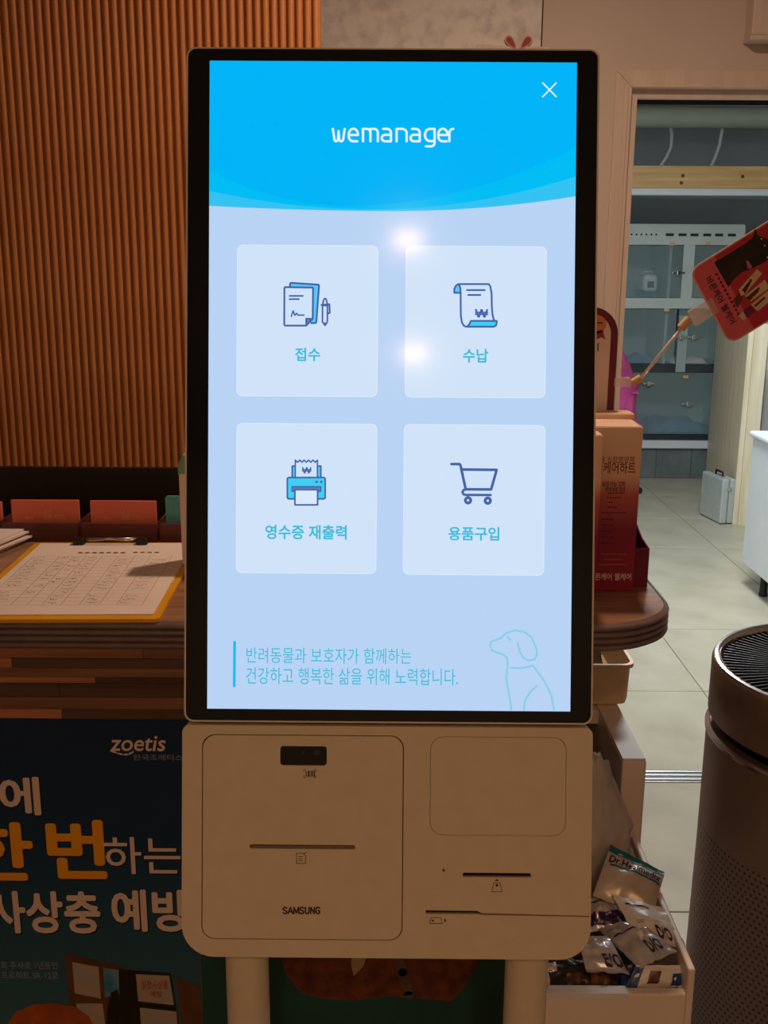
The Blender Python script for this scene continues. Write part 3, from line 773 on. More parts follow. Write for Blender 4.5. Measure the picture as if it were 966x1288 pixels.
MB().poly(PP, fur, 0.0003).build('printed_picture', 'fur_print', gp)
l = gpx([(425, 40), (468, 40), (455, 75), (430, 100), (424, 70)]); l.reverse()
MB().poly(PP, l, 0.0005).build('printed_picture', 'fur_light', gp)
b = MB(); b.stroke(PP, gpx([(545, 40), (560, 90), (575, 150)]), 0.012, 0.0005); b.build('printed_picture', 'ink', gp)

# ---------------------------------------------------------------- things on the counter, left
ang = R(4.5)
c0 = V((-0.380, 1.118, CZ))
CLF = Frame(c0 + V((-0.005, 0, 0)), (math.cos(ang), math.sin(ang) * 0.35, 0), (-math.sin(ang) * 0.55, math.cos(ang), 0))
CLF = Frame(V((-0.376, 1.112, CZ)), (1, 0.03, 0), (-0.03, 1, 0))
def kf(fr, dz): return Frame(fr.o + V((0, 0, dz)), fr.ex, fr.ey)
cl = thing('clipboard', CLF.o, 'yellow clipboard holding a filled-in form on counter', 'clipboard')
MB().prism(CLF, rrect(-0.118, 0.002, 0.120, 0.335, 0.006), 0.0003, 0.0045).build('board', 'yellow', cl)
def sheetm(u0, v0, u1, v1, z0, lift, corner=0.0):
    b = MB(); nx, ny = 10, 14
    for zz in (z0, z0 + 0.0012):
        for j in range(ny + 1):
            for i in range(nx + 1):
                a, c_ = i / nx, j / ny
                b.v.append(CLF.at(u0 + (u1 - u0) * a, v0 + (v1 - v0) * c_, zz + lift * (1 - c_) ** 2 * (0.5 + 0.5 * math.sin(3 * a)) + corner * max(0, a - .7) * max(0, c_ - .7)))
    o_ = (nx + 1) * (ny + 1)
    for j in range(ny):
        for i in range(nx):
            q_ = j * (nx + 1) + i
            b.f.append((q_ + o_, q_ + 1 + o_, q_ + nx + 2 + o_, q_ + nx + 1 + o_)); b.f.append((q_, q_ + nx + 1, q_ + nx + 2, q_ + 1))
    per = [i for i in range(nx + 1)] + [j * (nx + 1) + nx for j in range(1, ny + 1)] + [ny * (nx + 1) + i for i in range(nx - 1, -1, -1)] + [j * (nx + 1) for j in range(ny - 1, 0, -1)]
    for a_, b_ in zip(per, per[1:] + per[:1]): b.f.append((a_, b_, b_ + o_, a_ + o_))
    return b
paper = sheetm(-0.108, 0.016, 0.111, 0.327, 0.0046, 0.0).build('form_sheet', 'paper', cl, True, 40)
w_ = 0.0064
b = MB()
for xx in (-0.098, -0.062, -0.043, -0.026, -0.004, 0.018, 0.041, 0.062, 0.092): b.stroke(CLF, [(xx, 0.048), (xx, 0.258)], 0.0005, w_)
for j in range(16): b.stroke(CLF, [(-0.098, 0.048 + 0.014 * j), (0.092, 0.048 + 0.014 * j)], 0.0004, w_)
b.build('form_lines', 'ink_light', paper)
b = MB(); rnd = random.Random(3)
for k in range(7): b.stroke(CLF, [(-0.040 + k * 0.0098, 0.275), (-0.0365 + k * 0.0098, 0.2755)], 0.0034, w_ + .0001)
for k in range(4): b.stroke(CLF, [(0.036 + k * 0.0098, 0.276), (0.0395 + k * 0.0098, 0.2765)], 0.0034, w_ + .0001)
def scribble(x, y, l):
    pts = [(x + l * t / 8, y + rnd.uniform(-0.003, 0.003)) for t in range(9)]
    b.stroke(CLF, pts, 0.0006, w_ + .0001)
for j in range(15):
    y_ = 0.055 + 0.014 * j
    for (xx, l, pb) in ((-0.096, 0.022, .8), (-0.060, 0.014, .5), (-0.024, 0.016, .85), (0.02, 0.018, .75), (0.064, 0.02, .75), (-0.042, .012, .4)):
        if rnd.random() < pb: scribble(xx + rnd.uniform(0, .004), y_, l * rnd.uniform(.6, 1))
b.build('handwriting', 'ink', paper)
# spring clip with two black jaws and a wire lever
clipv = 0.322
for uu in (-0.052, 0.038): MB().box(-.008, .008, -.006, .008, 0, .011, bev=.002, M=Matrix.Translation(CLF.at(uu, clipv, 0.0045))).build('clip_jaw', 'black_plastic', cl)
MB().tube([CLF.at(u_, v_, z_) for u_, v_, z_ in ((-0.046, clipv, .012), (-0.03, clipv - .002, .012), (-0.018, clipv - .004, .0135), (-0.010, clipv - .001, .015), (-0.004, clipv - .001, .015), (0.004, clipv - .004, .0135), (0.016, clipv - .002, .012), (0.032, clipv, .012))], 0.0014, 8).build('clip_wire', 'steel', cl, True)
MB().tube([CLF.at(u_, clipv + .007, .0115) for u_ in (-0.05, 0.036)], 0.0022, 8).build('clip_bar', 'steel', cl, True)
# pile of sheets at the left
stk = [(0, 0.0), (1, 4), (2, -3), (3, 2), (4, -1.5), (5, 3)]
base = G(6, 700, CZ)
for k, rot in stk:
    F2 = Frame(V((-0.655 + 0.002 * (k % 3), 1.385 + 0.002 * (k % 2), CZ + 0.0032 * k)), (math.cos(R(rot - 14)), math.sin(R(rot - 14)), 0), (-math.sin(R(rot - 14)), math.cos(R(rot - 14)), 0))
    o_ = MB().prism(F2, rrect(-0.105, -0.12, 0.105, 0.12, 0.002), 0.0002, 0.003).build('paper_booklet', 'paper')
    tag(o_, ['lowest booklet of the paper pile beside yellow clipboard', 'second lowest booklet of the paper pile beside yellow clipboard', 'third lowest booklet of the paper pile beside yellow clipboard', 'third highest booklet of the paper pile beside yellow clipboard', 'second highest booklet of the paper pile beside yellow clipboard', 'topmost booklet of the paper pile beside yellow clipboard'][k], 'booklet', 'booklets piled on the counter')
# card rack
OY = 1.475
rk = thing('card_rack', (-0.5, OY + 0.06, CZ), 'dark wooden card rack with black back board on counter', 'card rack')
RF = Frame((0, OY, 0), (1, 0, 0), (0, 0, 1))
RX0, RX1 = -0.78, -0.10
ztray = RF.p(100, 657)[1]
ZB = P(100, 588, OY + 0.10).z
MB().box(RX0, RX1, OY + 0.10, OY + 0.11, CZ, ZB, bev=0.001).build('back_board', 'black_wood', rk)
MB().box(RX0, RX1, OY, OY + 0.10, CZ, CZ + 0.004).build('bottom_board', 'mahogany', rk)
pockets = [(-60, 2), (4.5, 100), (104, 199), (202, 300), (304, 400)]
for a_, c_ in pockets:
    xa = RF.p(a_, 670)[0]; xb = RF.p(c_, 670)[0]
    xa = max(xa, RX0)
    MB().box(xa, xb, OY - 0.006, OY, CZ, ztray, bev=0.001).build('pocket_front', 'mahogany', rk)
for a_ in (2.8, 102, 200.5, 302):
    xx = RF.p(a_, 670)[0]
    MB().box(xx - 0.0015, xx + 0.0015, OY, OY + 0.10, CZ + 0.004, ztray + 0.002).build('divider', 'mahogany', rk)
CRD = OY + 0.012
cspec = [(13.5, 98.5, 629, 'coral', 'coral red card standing in rack pocket beside the paper pile'), (113, 196, 630, 'coral', 'coral red card in rack pocket next to the teal card'),
         (207.5, 285, 624, 'teal_card', 'teal rounded card standing in rack pocket beside kiosk'), (-80, 1.5, 631, 'coral', 'coral red card in the outermost pocket of rack')]
CFm = Frame((0, CRD, 0), (1, 0, 0), (0, 0, 1))
for k, (xa, xb, yt, mt, lb) in enumerate(cspec):
    a_ = CFm.p(xa, yt); c_ = CFm.p(xb, yt)
    t = thing('card', ((a_[0] + c_[0]) / 2, CRD, CZ + 0.004), lb, 'card', 'cards in the rack')
    MB().prism(CFm, rrect(a_[0], CZ + 0.0045, c_[0], a_[1], 0.004 if mt == 'teal_card' else 0.0008), -0.004, 0).build('stock', mt, t)
    if mt == 'coral':
        b = MB(); rr_ = random.Random(5)
        wd = c_[0] - a_[0]
        for (f0, f1, h) in ((.2, .3, .006), (.48, .58, .016), (.6, .78, .008)):
            for q_ in range(7):
                xx = a_[0] + wd * (f0 + (f1 - f0) * q_ / 6)
                zz = ztray + 0.001
                b.stroke(CFm, [(xx, zz), (xx + rr_.uniform(-.001, .001), zz + h * rr_.uniform(.4, 1))], 0.0009, 0.0002)
        b.build('gold_mark', 'gold_print', t)
    else:
        b = MB()
        for q_ in range(5): b.disc(CFm, (a_[0] + .012 + (q_ % 2) * .006, a_[1] - .008 - q_ * .003), 0.0007, 0.0002, 8)
        b.build('printed_mark', 'ink', t)
# tall leaflet box whose edge peeps out beside the kiosk
lf = P(226.5, 640, 1.33)
b = thing('leaflet_box', (-0.235, 1.35, CZ), 'pale leaflet box with green rim behind the kiosk screen', 'box')
lt = P(228, 585, 1.33).z
LX0 = P(226.8, 640, 1.33).x
MB().prism(Frame((0, 1.33, 0), (1, 0, 0), (0, 0, 1)), [(LX0, CZ + .007), (LX0 + .07, CZ + .007), (LX0 + .07, lt + .012), (LX0 + .006, lt + .012), (LX0, lt)], -0.03, 0.0).build('body', 'pale_pink', b)
MB().prism(Frame((0, 1.329, 0), (1, 0, 0), (0, 0, 1)), [(LX0 - .001, lt - .012), (LX0 + .07, lt - .008), (LX0 + .07, lt + .013), (LX0 + .0055, lt + .013), (LX0 - .001, lt)], -0.0315, 0.0).build('rim', 'sage', b)

# ---------------------------------------------------------------- things on the counter, right
BY = 1.246
BFm = Frame((0, BY, 0), (1, 0, 0), (0, 0, 1))
bz1 = BFm.p(790, 537.5)[1]; bx1 = BFm.p(802.5, 640)[0]; bx0 = 0.205
pb = thing('product_box', ((bx0 + bx1) / 2, BY + 0.02, CZ), 'tall peach-to-maroon supplement box standing in front of maroon tray', 'box')
bg_ = grad_mat('box_print', [(0.0, (150, 24, 62)), (0.38, (138, 30, 66)), (0.60, (190, 96, 96)), (0.72, (232, 190, 166)), (1.0, (236, 202, 180))], 'Z', 0, bz1 - CZ, rough=0.42)
MB().box(bx0, bx1, BY, BY + 0.048, CZ + 0.0005, bz1, bev=0.0006, seg=1).build('carton', bg_, pb)
MB().prism(Frame((0, 0, bz1), (1, 0, 0), (0, 1, 0)), [(bx0 + .001, BY + .001), (bx1 - .001, BY + .001), (bx1 - .001, BY + .030), (bx0 + .001, BY + .030)], 0.0001, 0.0007).build('top_flap', 'peach', pb)
for s, x0, y0, x1, y1, off, mt in [('기초보호용 심장영양제', 726, 574, 798, 582, 0.0, 'brown_print'), ('웰케어하트', 748, 581, 800, 596, 0.01, 'brown_print'), ('심장기능 강화', 757, 605.5, 787, 612, 0.02, 'brown_print'),
                                   ('영양성분 함유', 761, 612.5, 787, 618, 0.02, 'brown_print'), ('바른케어 웰케어', 741, 721, 794, 729.5, 0.015, 'pale_pink')]:
    MB().ptext(BFm, s, x0, y0, x1, y1, 0.0003, offset=off).build('lettering', mt, pb)
b = MB()
for x0, y0, x1 in ((765, 620, 790), (764, 626, 784), (766, 632, 775), (765, 638, 778), (757, 645, 792), (757, 653, 775), (757, 660.5, 775), (757, 668, 775), (757, 675.5, 775), (757, 683, 775)):
    for q_ in range(int((x1 - x0) / 3.2)):
        b.stroke(BFm, BFm.pl([(x0 + q_ * 3.2, y0), (x0 + q_ * 3.2 + 0.8, y0)]), 0.0016, 0.0003)
b.build('fine_print', 'purple_print', pb)
b = MB()
for x0, y0, x1 in ((759, 697, 790), (761, 703.5, 787), (754, 710, 794)):
    for q_ in range(int((x1 - x0) / 3.4)): b.stroke(BFm, BFm.pl([(x0 + q_ * 3.4, y0), (x0 + q_ * 3.4 + 0.8, y0)]), 0.0018, 0.0003)
b.build('fine_print', 'orange_print', pb)
# nearer box, only its edge visible past the kiosk
nb = thing('product_box', (0.225, 1.222, CZ), 'peach-to-maroon supplement box tucked close behind kiosk screen', 'box')
nx1 = P(753.5, 650, 1.205).x
nz1 = P(752, 548, 1.205).z
MB().box(0.19, nx1, 1.205, 1.242, CZ + 0.0005, nz1, bev=0.0006, seg=1).build('carton', bg_, nb)
MB().box(0.191, nx1 - .001, 1.206, 1.236, nz1 + .0001, nz1 + .0007).build('top_flap', 'peach', nb)
# maroon tray and the boxes standing in it
tx1 = P(815.5, 715, 1.262).x; tz1 = P(815, 690, 1.262).z
tray = thing('display_tray', (0.28, 1.33, CZ), 'maroon cardboard display tray on the rounded counter end', 'tray')
MB().box(0.19, tx1, 1.30, 1.385, CZ, CZ + .003).build('tray_floor', 'maroon', tray)
MB().prism(Frame((tx1, 0, 0), (0, 1, 0), (0, 0, 1)), [(1.262, CZ), (1.385, CZ), (1.385, tz1 + .03), (1.30, tz1 + .004), (1.262, tz1)], -0.0015, 0).prism(Frame((bx1 + .0035, 0, 0), (0, 1, 0), (0, 0, 1)), [(1.262, CZ), (1.385, CZ), (1.385, tz1 + .03), (1.30, tz1 + .004), (1.262, tz1)], -0.0012, 0).build('tray_side', 'maroon', tray)
MB().box(bx1 + .0035, tx1 - .0015, 1.262, 1.2635, CZ, tz1).build('tray_side_front', 'maroon', tray)
MB().box(0.19, tx1 - .0015, 1.383, 1.385, CZ + .003, tz1 + .05).build('tray_back', 'maroon', tray)
for k, (y0, x1_, pyt, lb) in enumerate(((1.302, 801, 533, 'peach supplement box inside maroon tray, directly behind tall front box'), (1.345, 796, 521, 'peach supplement box at the back of maroon tray below arched header'))):
    xx = P(x1_, 560, y0).x; zz = P(780, pyt, y0).z
    t = thing('product_box', ((0.2 + xx) / 2, y0 + 0.02, CZ + .003), lb, 'box', None)
    MB().box(0.2, xx, y0, y0 + 0.037, CZ + .0032, zz, bev=0.0006, seg=1).build('carton', bg_, t)
    TFm = Frame((0, 0, zz), (1, 0, 0), (0, 1, 0))
    MB().prism(TFm, [(0.201, y0 + .001), (xx - .001, y0 + .001), (xx - .001, y0 + .034), (0.201, y0 + .034)], 0.0001, 0.0006).build('top_flap', 'peach', t)
    b = MB()
    for q_ in range(8): b.stroke(TFm, [(xx - .040 + q_ * .0042, y0 + .016), (xx - .039 + q_ * .0042, y0 + .016)], 0.0022, 0.0008)
    b.build('fine_print', 'brown_print', t)
# arched header card
AY = 1.395
AF = Frame((0, AY, 0), (1, 0, 0), (0, 0, 1))
ar = AF.p(775.5, 450)[0]; atop = AF.p(745, 386)[1]; rad = 0.036
al = ar - 0.12
def archl(i):
    r_ = rad - i
    return [(al + i, CZ), (ar - i, CZ)] + [(ar - rad + r_ * math.cos(R(a)), atop - rad + r_ * math.sin(R(a))) for a in range(0, 91, 10)] + [(al + rad - r_ * math.sin(R(a)), atop - rad + r_ * math.cos(R(a))) for a in range(0, 91, 10)]
ah = thing('header_card', ((al + ar) / 2, AY, CZ), 'arched pink header card with maroon border behind supplement boxes', 'sign')
MB().prism(AF, archl(0), -0.002, 0).build('border', 'maroon', ah)
MB().prism(AF, archl(0.0095), 0.0, 0.0006).build('panel', 'pale_pink', ah)
b = MB(); b.disc(AF, AF.p(751, 408), 0.012, 0.0009, 24); b.build('medal', 'orange_print', ah)
l = AF.pl([(748, 417), (758, 415), (761, 427), (756, 424), (751, 427)]); l.reverse()
MB().poly(AF, l, 0.0009).build('ribbon', 'red_petal', ah)
b = MB(); b.stroke(AF, AF.pl([(752, 432), (752, 441)]), 0.0018, 0.0009); b.stroke(AF, AF.pl([(749, 406), (757, 406)]), 0.0018, 0.0011); b.build('lettering', 'ink', ah)
# wobbler: clear clips, rod and a red tilted card
WYY = 1.388
WFm = Frame((0, WYY, 0), (1, 0, 0), (0, 0, 1))
wb = thing('wobbler_sign', P(785, 481, WYY), 'red tilted product card on clear rod clipped to header card', 'sign')
def wcap(ptsA, ptsB, r0, r1, n=12): return MB().tube([WFm.at(*WFm.p(*ptsA)), WFm.at(*WFm.p(*ptsB))], [r0, r1], n)
a_ = WFm.p(771, 486); c_ = WFm.p(793, 475)
cx0, cz0 = a_; cx1, cz1 = c_
MB().box(cx0, cx1, WYY - 0.006, WYY - 0.003, cz0, cz1, bev=.0006).box(cx0, cx1, WYY + 0.010, WYY + 0.012, cz0, cz1, bev=.0006).box(cx1 - .006, cx1, WYY - .003, WYY + .010, cz0, cz1, bev=.0006).build('clip', 'clear', wb)
wcap((794, 482), (806, 475.5), 0.0048, 0.0055).build('joint', 'wood_joint', wb, True, 40)
wcap((805, 477), (858, 412), 0.0024, 0.0024).build('rod', 'clear_rod', wb, True)
wcap((856, 413), (867, 401), 0.0062, 0.0058).build('joint', 'wood_joint', wb, True, 40)
# red card frame
tdir = 57.2
CD = Frame(WFm.at(*WFm.p(892, 387.5)), V((math.cos(R(tdir)), 0, -math.sin(R(tdir)))), V((math.sin(R(tdir)), 0, math.cos(R(tdir)))))
MB().box(-.011, .011, -.026, .008, 0.0035, 0.005, bev=.0005, M=Matrix.Translation(CD.o) @ Matrix((CD.ex, CD.ey, CD.en)).transposed().to_4x4()).box(-.011, .011, -.026, .008, -0.005, -0.0035, bev=.0005, M=Matrix.Translation(CD.o) @ Matrix((CD.ex, CD.ey, CD.en)).transposed().to_4x4()).box(-.011, .011, -.026, -.018, -0.0035, 0.0035, bev=.0005, M=Matrix.Translation(CD.o) @ Matrix((CD.ex, CD.ey, CD.en)).transposed().to_4x4()).build('clip', 'clear', wb)
hw = 0.057
card = MB().prism(CD, rrect(-hw, 0, hw, 0.15, 0.014, 8), -0.0012, 0.0008).build('card', 'card_edge', wb)
MB().prism(CD, rrect(-hw + .002, 0.002, hw - .002, 0.148, 0.0125, 8), 0.0008, 0.0012).build('card_print', 'red_card', wb)
MB().poly(CD, rrect(-hw + .002, 0.037, hw - .002, 0.148, 0.001, 4), 0.0013).build('card_field', 'red_dark', wb)
MB().text(CD, '바른케어 웰케어', -0.036, 0.0125, 0.034, 0.0225, 0.0014, offset=0.02).build('lettering', 'ink_purple', wb)
b = MB()
for q_ in range(11): b.stroke(CD, [(-0.034 + q_ * 0.006, 0.0285), (-0.0325 + q_ * 0.006, 0.0285)], 0.003, 0.0014)
b.build('fine_print', 'red_petal', wb)
def cpx(pts): 
    l = CD.pl([(860 + x_ / 7.15, 260 + y_ / 7.15) for x_, y_ in pts])
    if sum(a[0] * b_[1] - b_[0] * a[1] for a, b_ in zip(l, l[1:] + l[:1])) < 0: l.reverse()
    return l
MB().poly(CD, cpx([(270, 500), (340, 460), (440, 400), (545, 335), (600, 290), (622, 268), (636, 190), (664, 258), (720, 280), (780, 300), (800, 330), (800, 440), (720, 500), (600, 560), (520, 590), (470, 630), (440, 660), (400, 725)]), 0.0015).build('printed_cat', 'cat_black', wb)
mat('cat_pink', (190, 110, 140), 0.5)
b = MB(); b.poly(CD, cpx([(555, 480), (580, 490), (612, 540), (600, 556), (570, 556)]), 0.0017); b.build('printed_cat', 'cat_pink', wb)
b = MB()
for q_ in ((695, 290), (725, 350), (750, 455)): b.disc(CD, cpx([q_])[0], 0.0011, 0.0017, 8)
b.build('printed_cat', 'paper', wb)
for pts, mt in (([(490, 745), (655, 562), (702, 600), (545, 790), (510, 800)], 'beige_print'), ([(545, 800), (725, 655), (765, 730), (600, 850)], 'beige_print'), ([(600, 880), (770, 740), (830, 800), (660, 940)], 'beige_print'),
                ([(440, 840), (495, 770), (530, 800), (520, 850), (480, 910)], 'brown_print'), ([(488, 980), (530, 940), (560, 1000), (530, 1020)], 'beige_print'), ([(530, 935), (600, 880), (640, 940), (565, 1000)], 'maroon')):
    MB().poly(CD, cpx(pts), 0.0016 + random.random() * 0.0002).build('printed_product', mt, wb)
b = MB()
for pts in ([(530, 750), (580, 690)], [(545, 765), (600, 660)], [(570, 820), (670, 735)], [(590, 830), (660, 760)], [(640, 890), (720, 820)]): b.stroke(CD, cpx(pts + [pts[0]])[:2], 0.003, 0.0019)
b.build('fine_print', 'brown_print', wb)

# ================================================================ RACK UNDER THE COUNTER END
RZ = 0.905
rack = thing('display_rack', (0.27, 1.4, 0), 'white display rack with tall side panel under rounded counter end', 'rack')
SPX0, SPX1 = 0.322, 0.355
MB().box(SPX0, SPX1, 1.27, 1.95, 0.0, RZ - 0.001, bev=.004).build('side_panel', 'rack_white', rack)
MB().box(SPX0 + .001, SPX1 - .001, 1.274, 1.948, RZ - 0.001, RZ + .0005).build('panel_cap', 'rack_white', rack)
MB().box(0.178, 0.205, 1.27, 1.95, 0.0, RZ - 0.001, bev=.004).build('side_panel', 'rack_white', rack)
MB().box(0.205, SPX0, 1.43, 1.93, RZ - .022, RZ - .002).build('shelf', 'rack_white', rack)
MB().box(0.205, SPX0, 1.90, 1.92, 0.05, RZ - .022).build('back_panel', 'slat_back', rack)
# beige tray bin on the shelf
TY = 1.44
tf = Frame((0, TY, 0), (1, 0, 0), (0, 0, 1))
tbx1 = tf.p(797, 850)[0]; tzt = tf.p(790, 836)[1]
bb = thing('storage_bin', (0.29, 1.52, RZ), 'open beige plastic storage bin on rack under counter end', 'bin')
def bin_loops(x0, x1, y0, y1, z0, z1, rb, rt, th=.003):
    m_ = MB()
    def loop(x0, x1, y0, y1, r_, z): return [V((a, b_, z)) for a, b_ in rrect(x0, y0, x1, y1, r_, 5)]
    L_ = [loop(x0 + .012, x1 - .012, y0 + .012, y1 - .012, rb, z0), loop(x0 + .006, x1 - .006, y0 + .006, y1 - .006, rb, z0 + .002), loop(x0 + .004, x1 - .004, y0 + .004, y1 - .004, rb + .002, z0 + .010), loop(x0 + .002, x1 - .002, y0 + .002, y1 - .002, rt, z1 - .007), loop(x0 - .002, x1 + .002, y0 - .002, y1 + .002, rt, z1 - .006),
          loop(x0 - .002, x1 + .002, y0 - .002, y1 + .002, rt, z1), loop(x0 + th, x1 - th, y0 + th, y1 - th, rt - .001, z1), loop(x0 + .006, x1 - .006, y0 + .006, y1 - .006, rb + .001, z0 + .010), loop(x0 + .014, x1 - .014, y0 + .014, y1 - .014, rb, z0 + .004)]
    n_ = len(L_[0])
    vs = [v for l_ in L_ for v in l_]
    fs = [(k_ * n_ + i_, k_ * n_ + (i_ + 1) % n_, (k_ + 1) * n_ + (i_ + 1) % n_, (k_ + 1) * n_ + i_) for k_ in range(len(L_) - 1) for i_ in range(n_)]
    fs += [tuple(reversed(range(n_))), tuple(range((len(L_) - 1) * n_, len(L_) * n_))]
    return m_.add(vs, fs)
bin_loops(0.19, tbx1, TY, TY + 0.20, RZ + .001, tzt, 0.012, 0.016).build('shell', 'beige_plastic', bb, True, 40)
for k, (x_, y_, rot, lb) in enumerate(((0.335, TY + .07, 20, 'grey wrapped packet leaning in beige bin beside its rim'), (0.305, TY + .085, -12, 'grey wrapped packet in beige bin next to kiosk edge'))):
    M_ = Matrix.Translation((x_, y_, RZ + .008)) @ Matrix.Rotation(R(rot), 4, 'Z') @ Matrix.Rotation(R(-24), 4, 'X')
    o_ = MB().box(-.014, .014, -.006, .006, 0, .075, bev=.004, M=M_).build('wrapped_packet', 'grey_wrap'); tag(o_, lb, 'packet', 'packets in the beige bin')
# pouch bin in front
pbn = thing('pouch_bin', (0.26, 1.13, 0), 'white bin on stand filled with foil pouches beside kiosk leg', 'bin')
BX0, BX1, BY0, BY1 = 0.182, 0.345, 0.985, 1.268
BBOT = 0.66
MB().box(BX1 - .008, BX1, BY0, BY1, BBOT, 0.80, bev=.002).build('side_wall', 'rack_white', pbn)
MB().box(BX0, BX0 + .008, BY0 + .02, BY1, BBOT, 0.77, bev=.002).build('side_wall', 'rack_white', pbn)
MB().box(BX0 + .008, BX1 - .008, BY1 - .008, BY1, BBOT, 0.79, bev=.002).build('rear_wall', 'rack_white', pbn)
MB().box(BX0, BX1 - .008, BY0, BY0 + .012, 0.0, 0.768, bev=.002).build('front_panel', 'rack_white', pbn)
MB().box(BX0 + .008, BX1 - .008, BY0 + .012, BY1 - .008, BBOT, BBOT + .01).build('bottom_board', 'rack_white', pbn)
mat('label_white', (226, 224, 226), 0.5, c2=(220, 218, 220), nscale=9)
MB().box(BX0 + .004, BX0 + .09, BY0 - .0006, BY0 + .0125, 0.7605, 0.7692).build('label_strip', 'label_white', pbn)
MB().box(BX1 - .008, BX1, BY0, BY1, 0.0, BBOT).build('stand_side', 'rack_white', pbn)
MB().box(BX0, BX0 + .008, BY0 + .02, BY1, 0.0, BBOT).build('stand_side', 'rack_white', pbn)

def pouch(name, tl, trr, bl, br, puff, bodym, label, cat='pouch', bands=(), texts=(), seed=0, crumple=0.004):
    """foil pouch from four corner points (world): flat seals, puffed middle"""
    tl, trr, bl, br = (V(q_) for q_ in (tl, trr, bl, br))
    c_ = (tl + trr + bl + br) / 4
    ex = ((trr - tl) + (br - bl)).normalized(); ey = ((tl - bl) + (trr - br)).normalized(); en = ex.cross(ey).normalized()
    t = thing(name, c_ - en * 0.004, label, cat, 'foil pouches in the bin')
    nx, ny = 12, 16
    def surf(a, b_, side, lift=0.0):
        p_ = (bl * (1 - a) + br * a) * (1 - b_) + (tl * (1 - a) + trr * a) * b_
        e_ = (math.sin(math.pi * a) ** 0.6) * (math.sin(math.pi * min(max((b_ - .1) / .8, 0), 1)) ** 0.6) if 0 < a < 1 else 0.0
        nz = noise.noise(V((a * 4 + seed * 7.1, b_ * 4 + seed * 3.3, seed * 1.7))) * crumple
        nz += noise.noise(V((a * 11 + seed, b_ * 9 + seed, 5.0))) * crumple * .45
        return p_ + en * (side * (puff * e_ + 0.0004) + nz + lift)
    def patch(a0, a1, b0, b1, lift, mt, nm, kx=nx, ky=ny):
        m_ = MB(); 
        for j in range(ky + 1):
            for i in range(kx + 1): m_.v.append(surf(a0 + (a1 - a0) * i / kx, b0 + (b1 - b0) * j / ky, 1, lift))
        for j in range(ky):
            for i in range(kx): q_ = j * (kx + 1) + i; m_.f.append((q_, q_ + 1, q_ + kx + 2, q_ + kx + 1))
        return m_.build(nm, mt, t, True)
    m_ = MB()
    for sd in (1, -1):
        o_ = len(m_.v)
        for j in range(ny + 1):
            for i in range(nx + 1): m_.v.append(surf(i / nx, j / ny, sd))
        for j in range(ny):
            for i in range(nx):
                q_ = o_ + j * (nx + 1) + i
                m_.f.append((q_, q_ + 1, q_ + nx + 2, q_ + nx + 1) if sd > 0 else (q_, q_ + nx + 1, q_ + nx + 2, q_ + 1))
    m_.build('foil_body', bodym, t, True)
    for (a0, a1, b0, b1, mt) in bands: patch(a0, a1, b0, b1, 0.0006, mt, 'printed_band', 10, 4)
    for (s, a0, a1, b0, b1, mt, off) in texts:
        vs, fs = text_mesh(s, 0.0, 0.0)
        xs = [q_[0] for q_ in vs]; ys = [q_[1] for q_ in vs]
        m_ = MB()
        for dx, dy in ([(0, 0)] if off == 0 else [(off, 0), (-off, 0), (0, off), (0, -off)]):
            m_.add([surf(a0 + (a1 - a0) * (x_ + dx - min(xs)) / (max(xs) - min(xs)), b0 + (b1 - b0) * (y_ + dy - min(ys)) / (max(ys) - min(ys)), 1, 0.0013) for x_, y_ in vs], fs)
        m_.build('lettering', mt, t)
    return t
GP = 'foil pouches in the bin'
pouch('pouch', P(768, 1063, 1.17), P(836, 1097, 1.15), P(745, 1128, 1.11), P(822, 1150, 1.09), 0.010, 'foil_warm', 'beige foil pouch with teal top band leaning at bin back', bands=[(0, 1, 0.86, 1.0, 'pouch_teal'), (0.1, 0.96, 0.60, 0.64, 'pouch_teal')],
      texts=[('Dr.Healmedix', .06, .95, .655, .80, 'ink_purple', 0.03)], seed=1)
pouch('pouch', P(770, 1126, 1.10), P(834, 1142, 1.09), P(808, 1187, 1.035), P(864, 1191, 1.035), 0.006, 'pouch_white', 'white pouch printed D/O lying uppermost against bin side', bands=[(0.15, .62, .80, .84, 'pouch_purple'), (.14, .3, .43, .45, 'ink_light'), (.14, .26, .38, .40, 'ink_light'), (.5, .66, .45, .47, 'ink_light'), (.2, .34, .2, .23, 'ink_light')],
      texts=[('D/O', .46, .76, .10, .34, 'ink_purple', 0.03)], seed=2)
pouch('pouch', P(752, 1168, 1.08), P(805, 1156, 1.075), P(804, 1217, 1.01), P(852, 1198, 1.02), 0.009, 'foil', 'shiny silver pouch lying beneath the white D/O pouch', texts=[('D/O', .5, .82, .12, .34, 'ink_purple', .03)], bands=[(0.1, .7, .66, .69, 'pouch_purple')], seed=3, crumple=.006)
pouch('pouch', P(725, 1180, 1.06), P(764, 1176, 1.06), P(738, 1222, 1.015), P(792, 1226, 1.01), 0.008, 'foil', 'silver pouch printed E/O at foot of kiosk panel', texts=[('E/O', .5, .95, .12, .40, 'ink_purple', .03)], seed=4)
pouch('pouch', P(738, 1128, 1.13), P(768, 1126, 1.13), P(742, 1172, 1.09), P(792, 1166, 1.085), 0.009, 'foil', 'silver pouch with broad purple band beside clear bag', bands=[(0, 1, .12, .42, 'pouch_purple'), (0, .7, .74, .80, 'pouch_purple')], seed=5, crumple=.006)
pouch('pouch', P(800, 1214, 1.015), P(866, 1214, 1.015), P(786, 1246, 1.003), P(862, 1246, 1.003), 0.004, 'pouch_white', 'white pouch with blue prints just behind bin front', bands=[(0, .16, .05, .95, 'pouch_blue'), (.72, .95, .1, .7, 'pouch_blue'), (.3, .5, .3, .8, 'pouch_brown')], seed=6, crumple=.003)
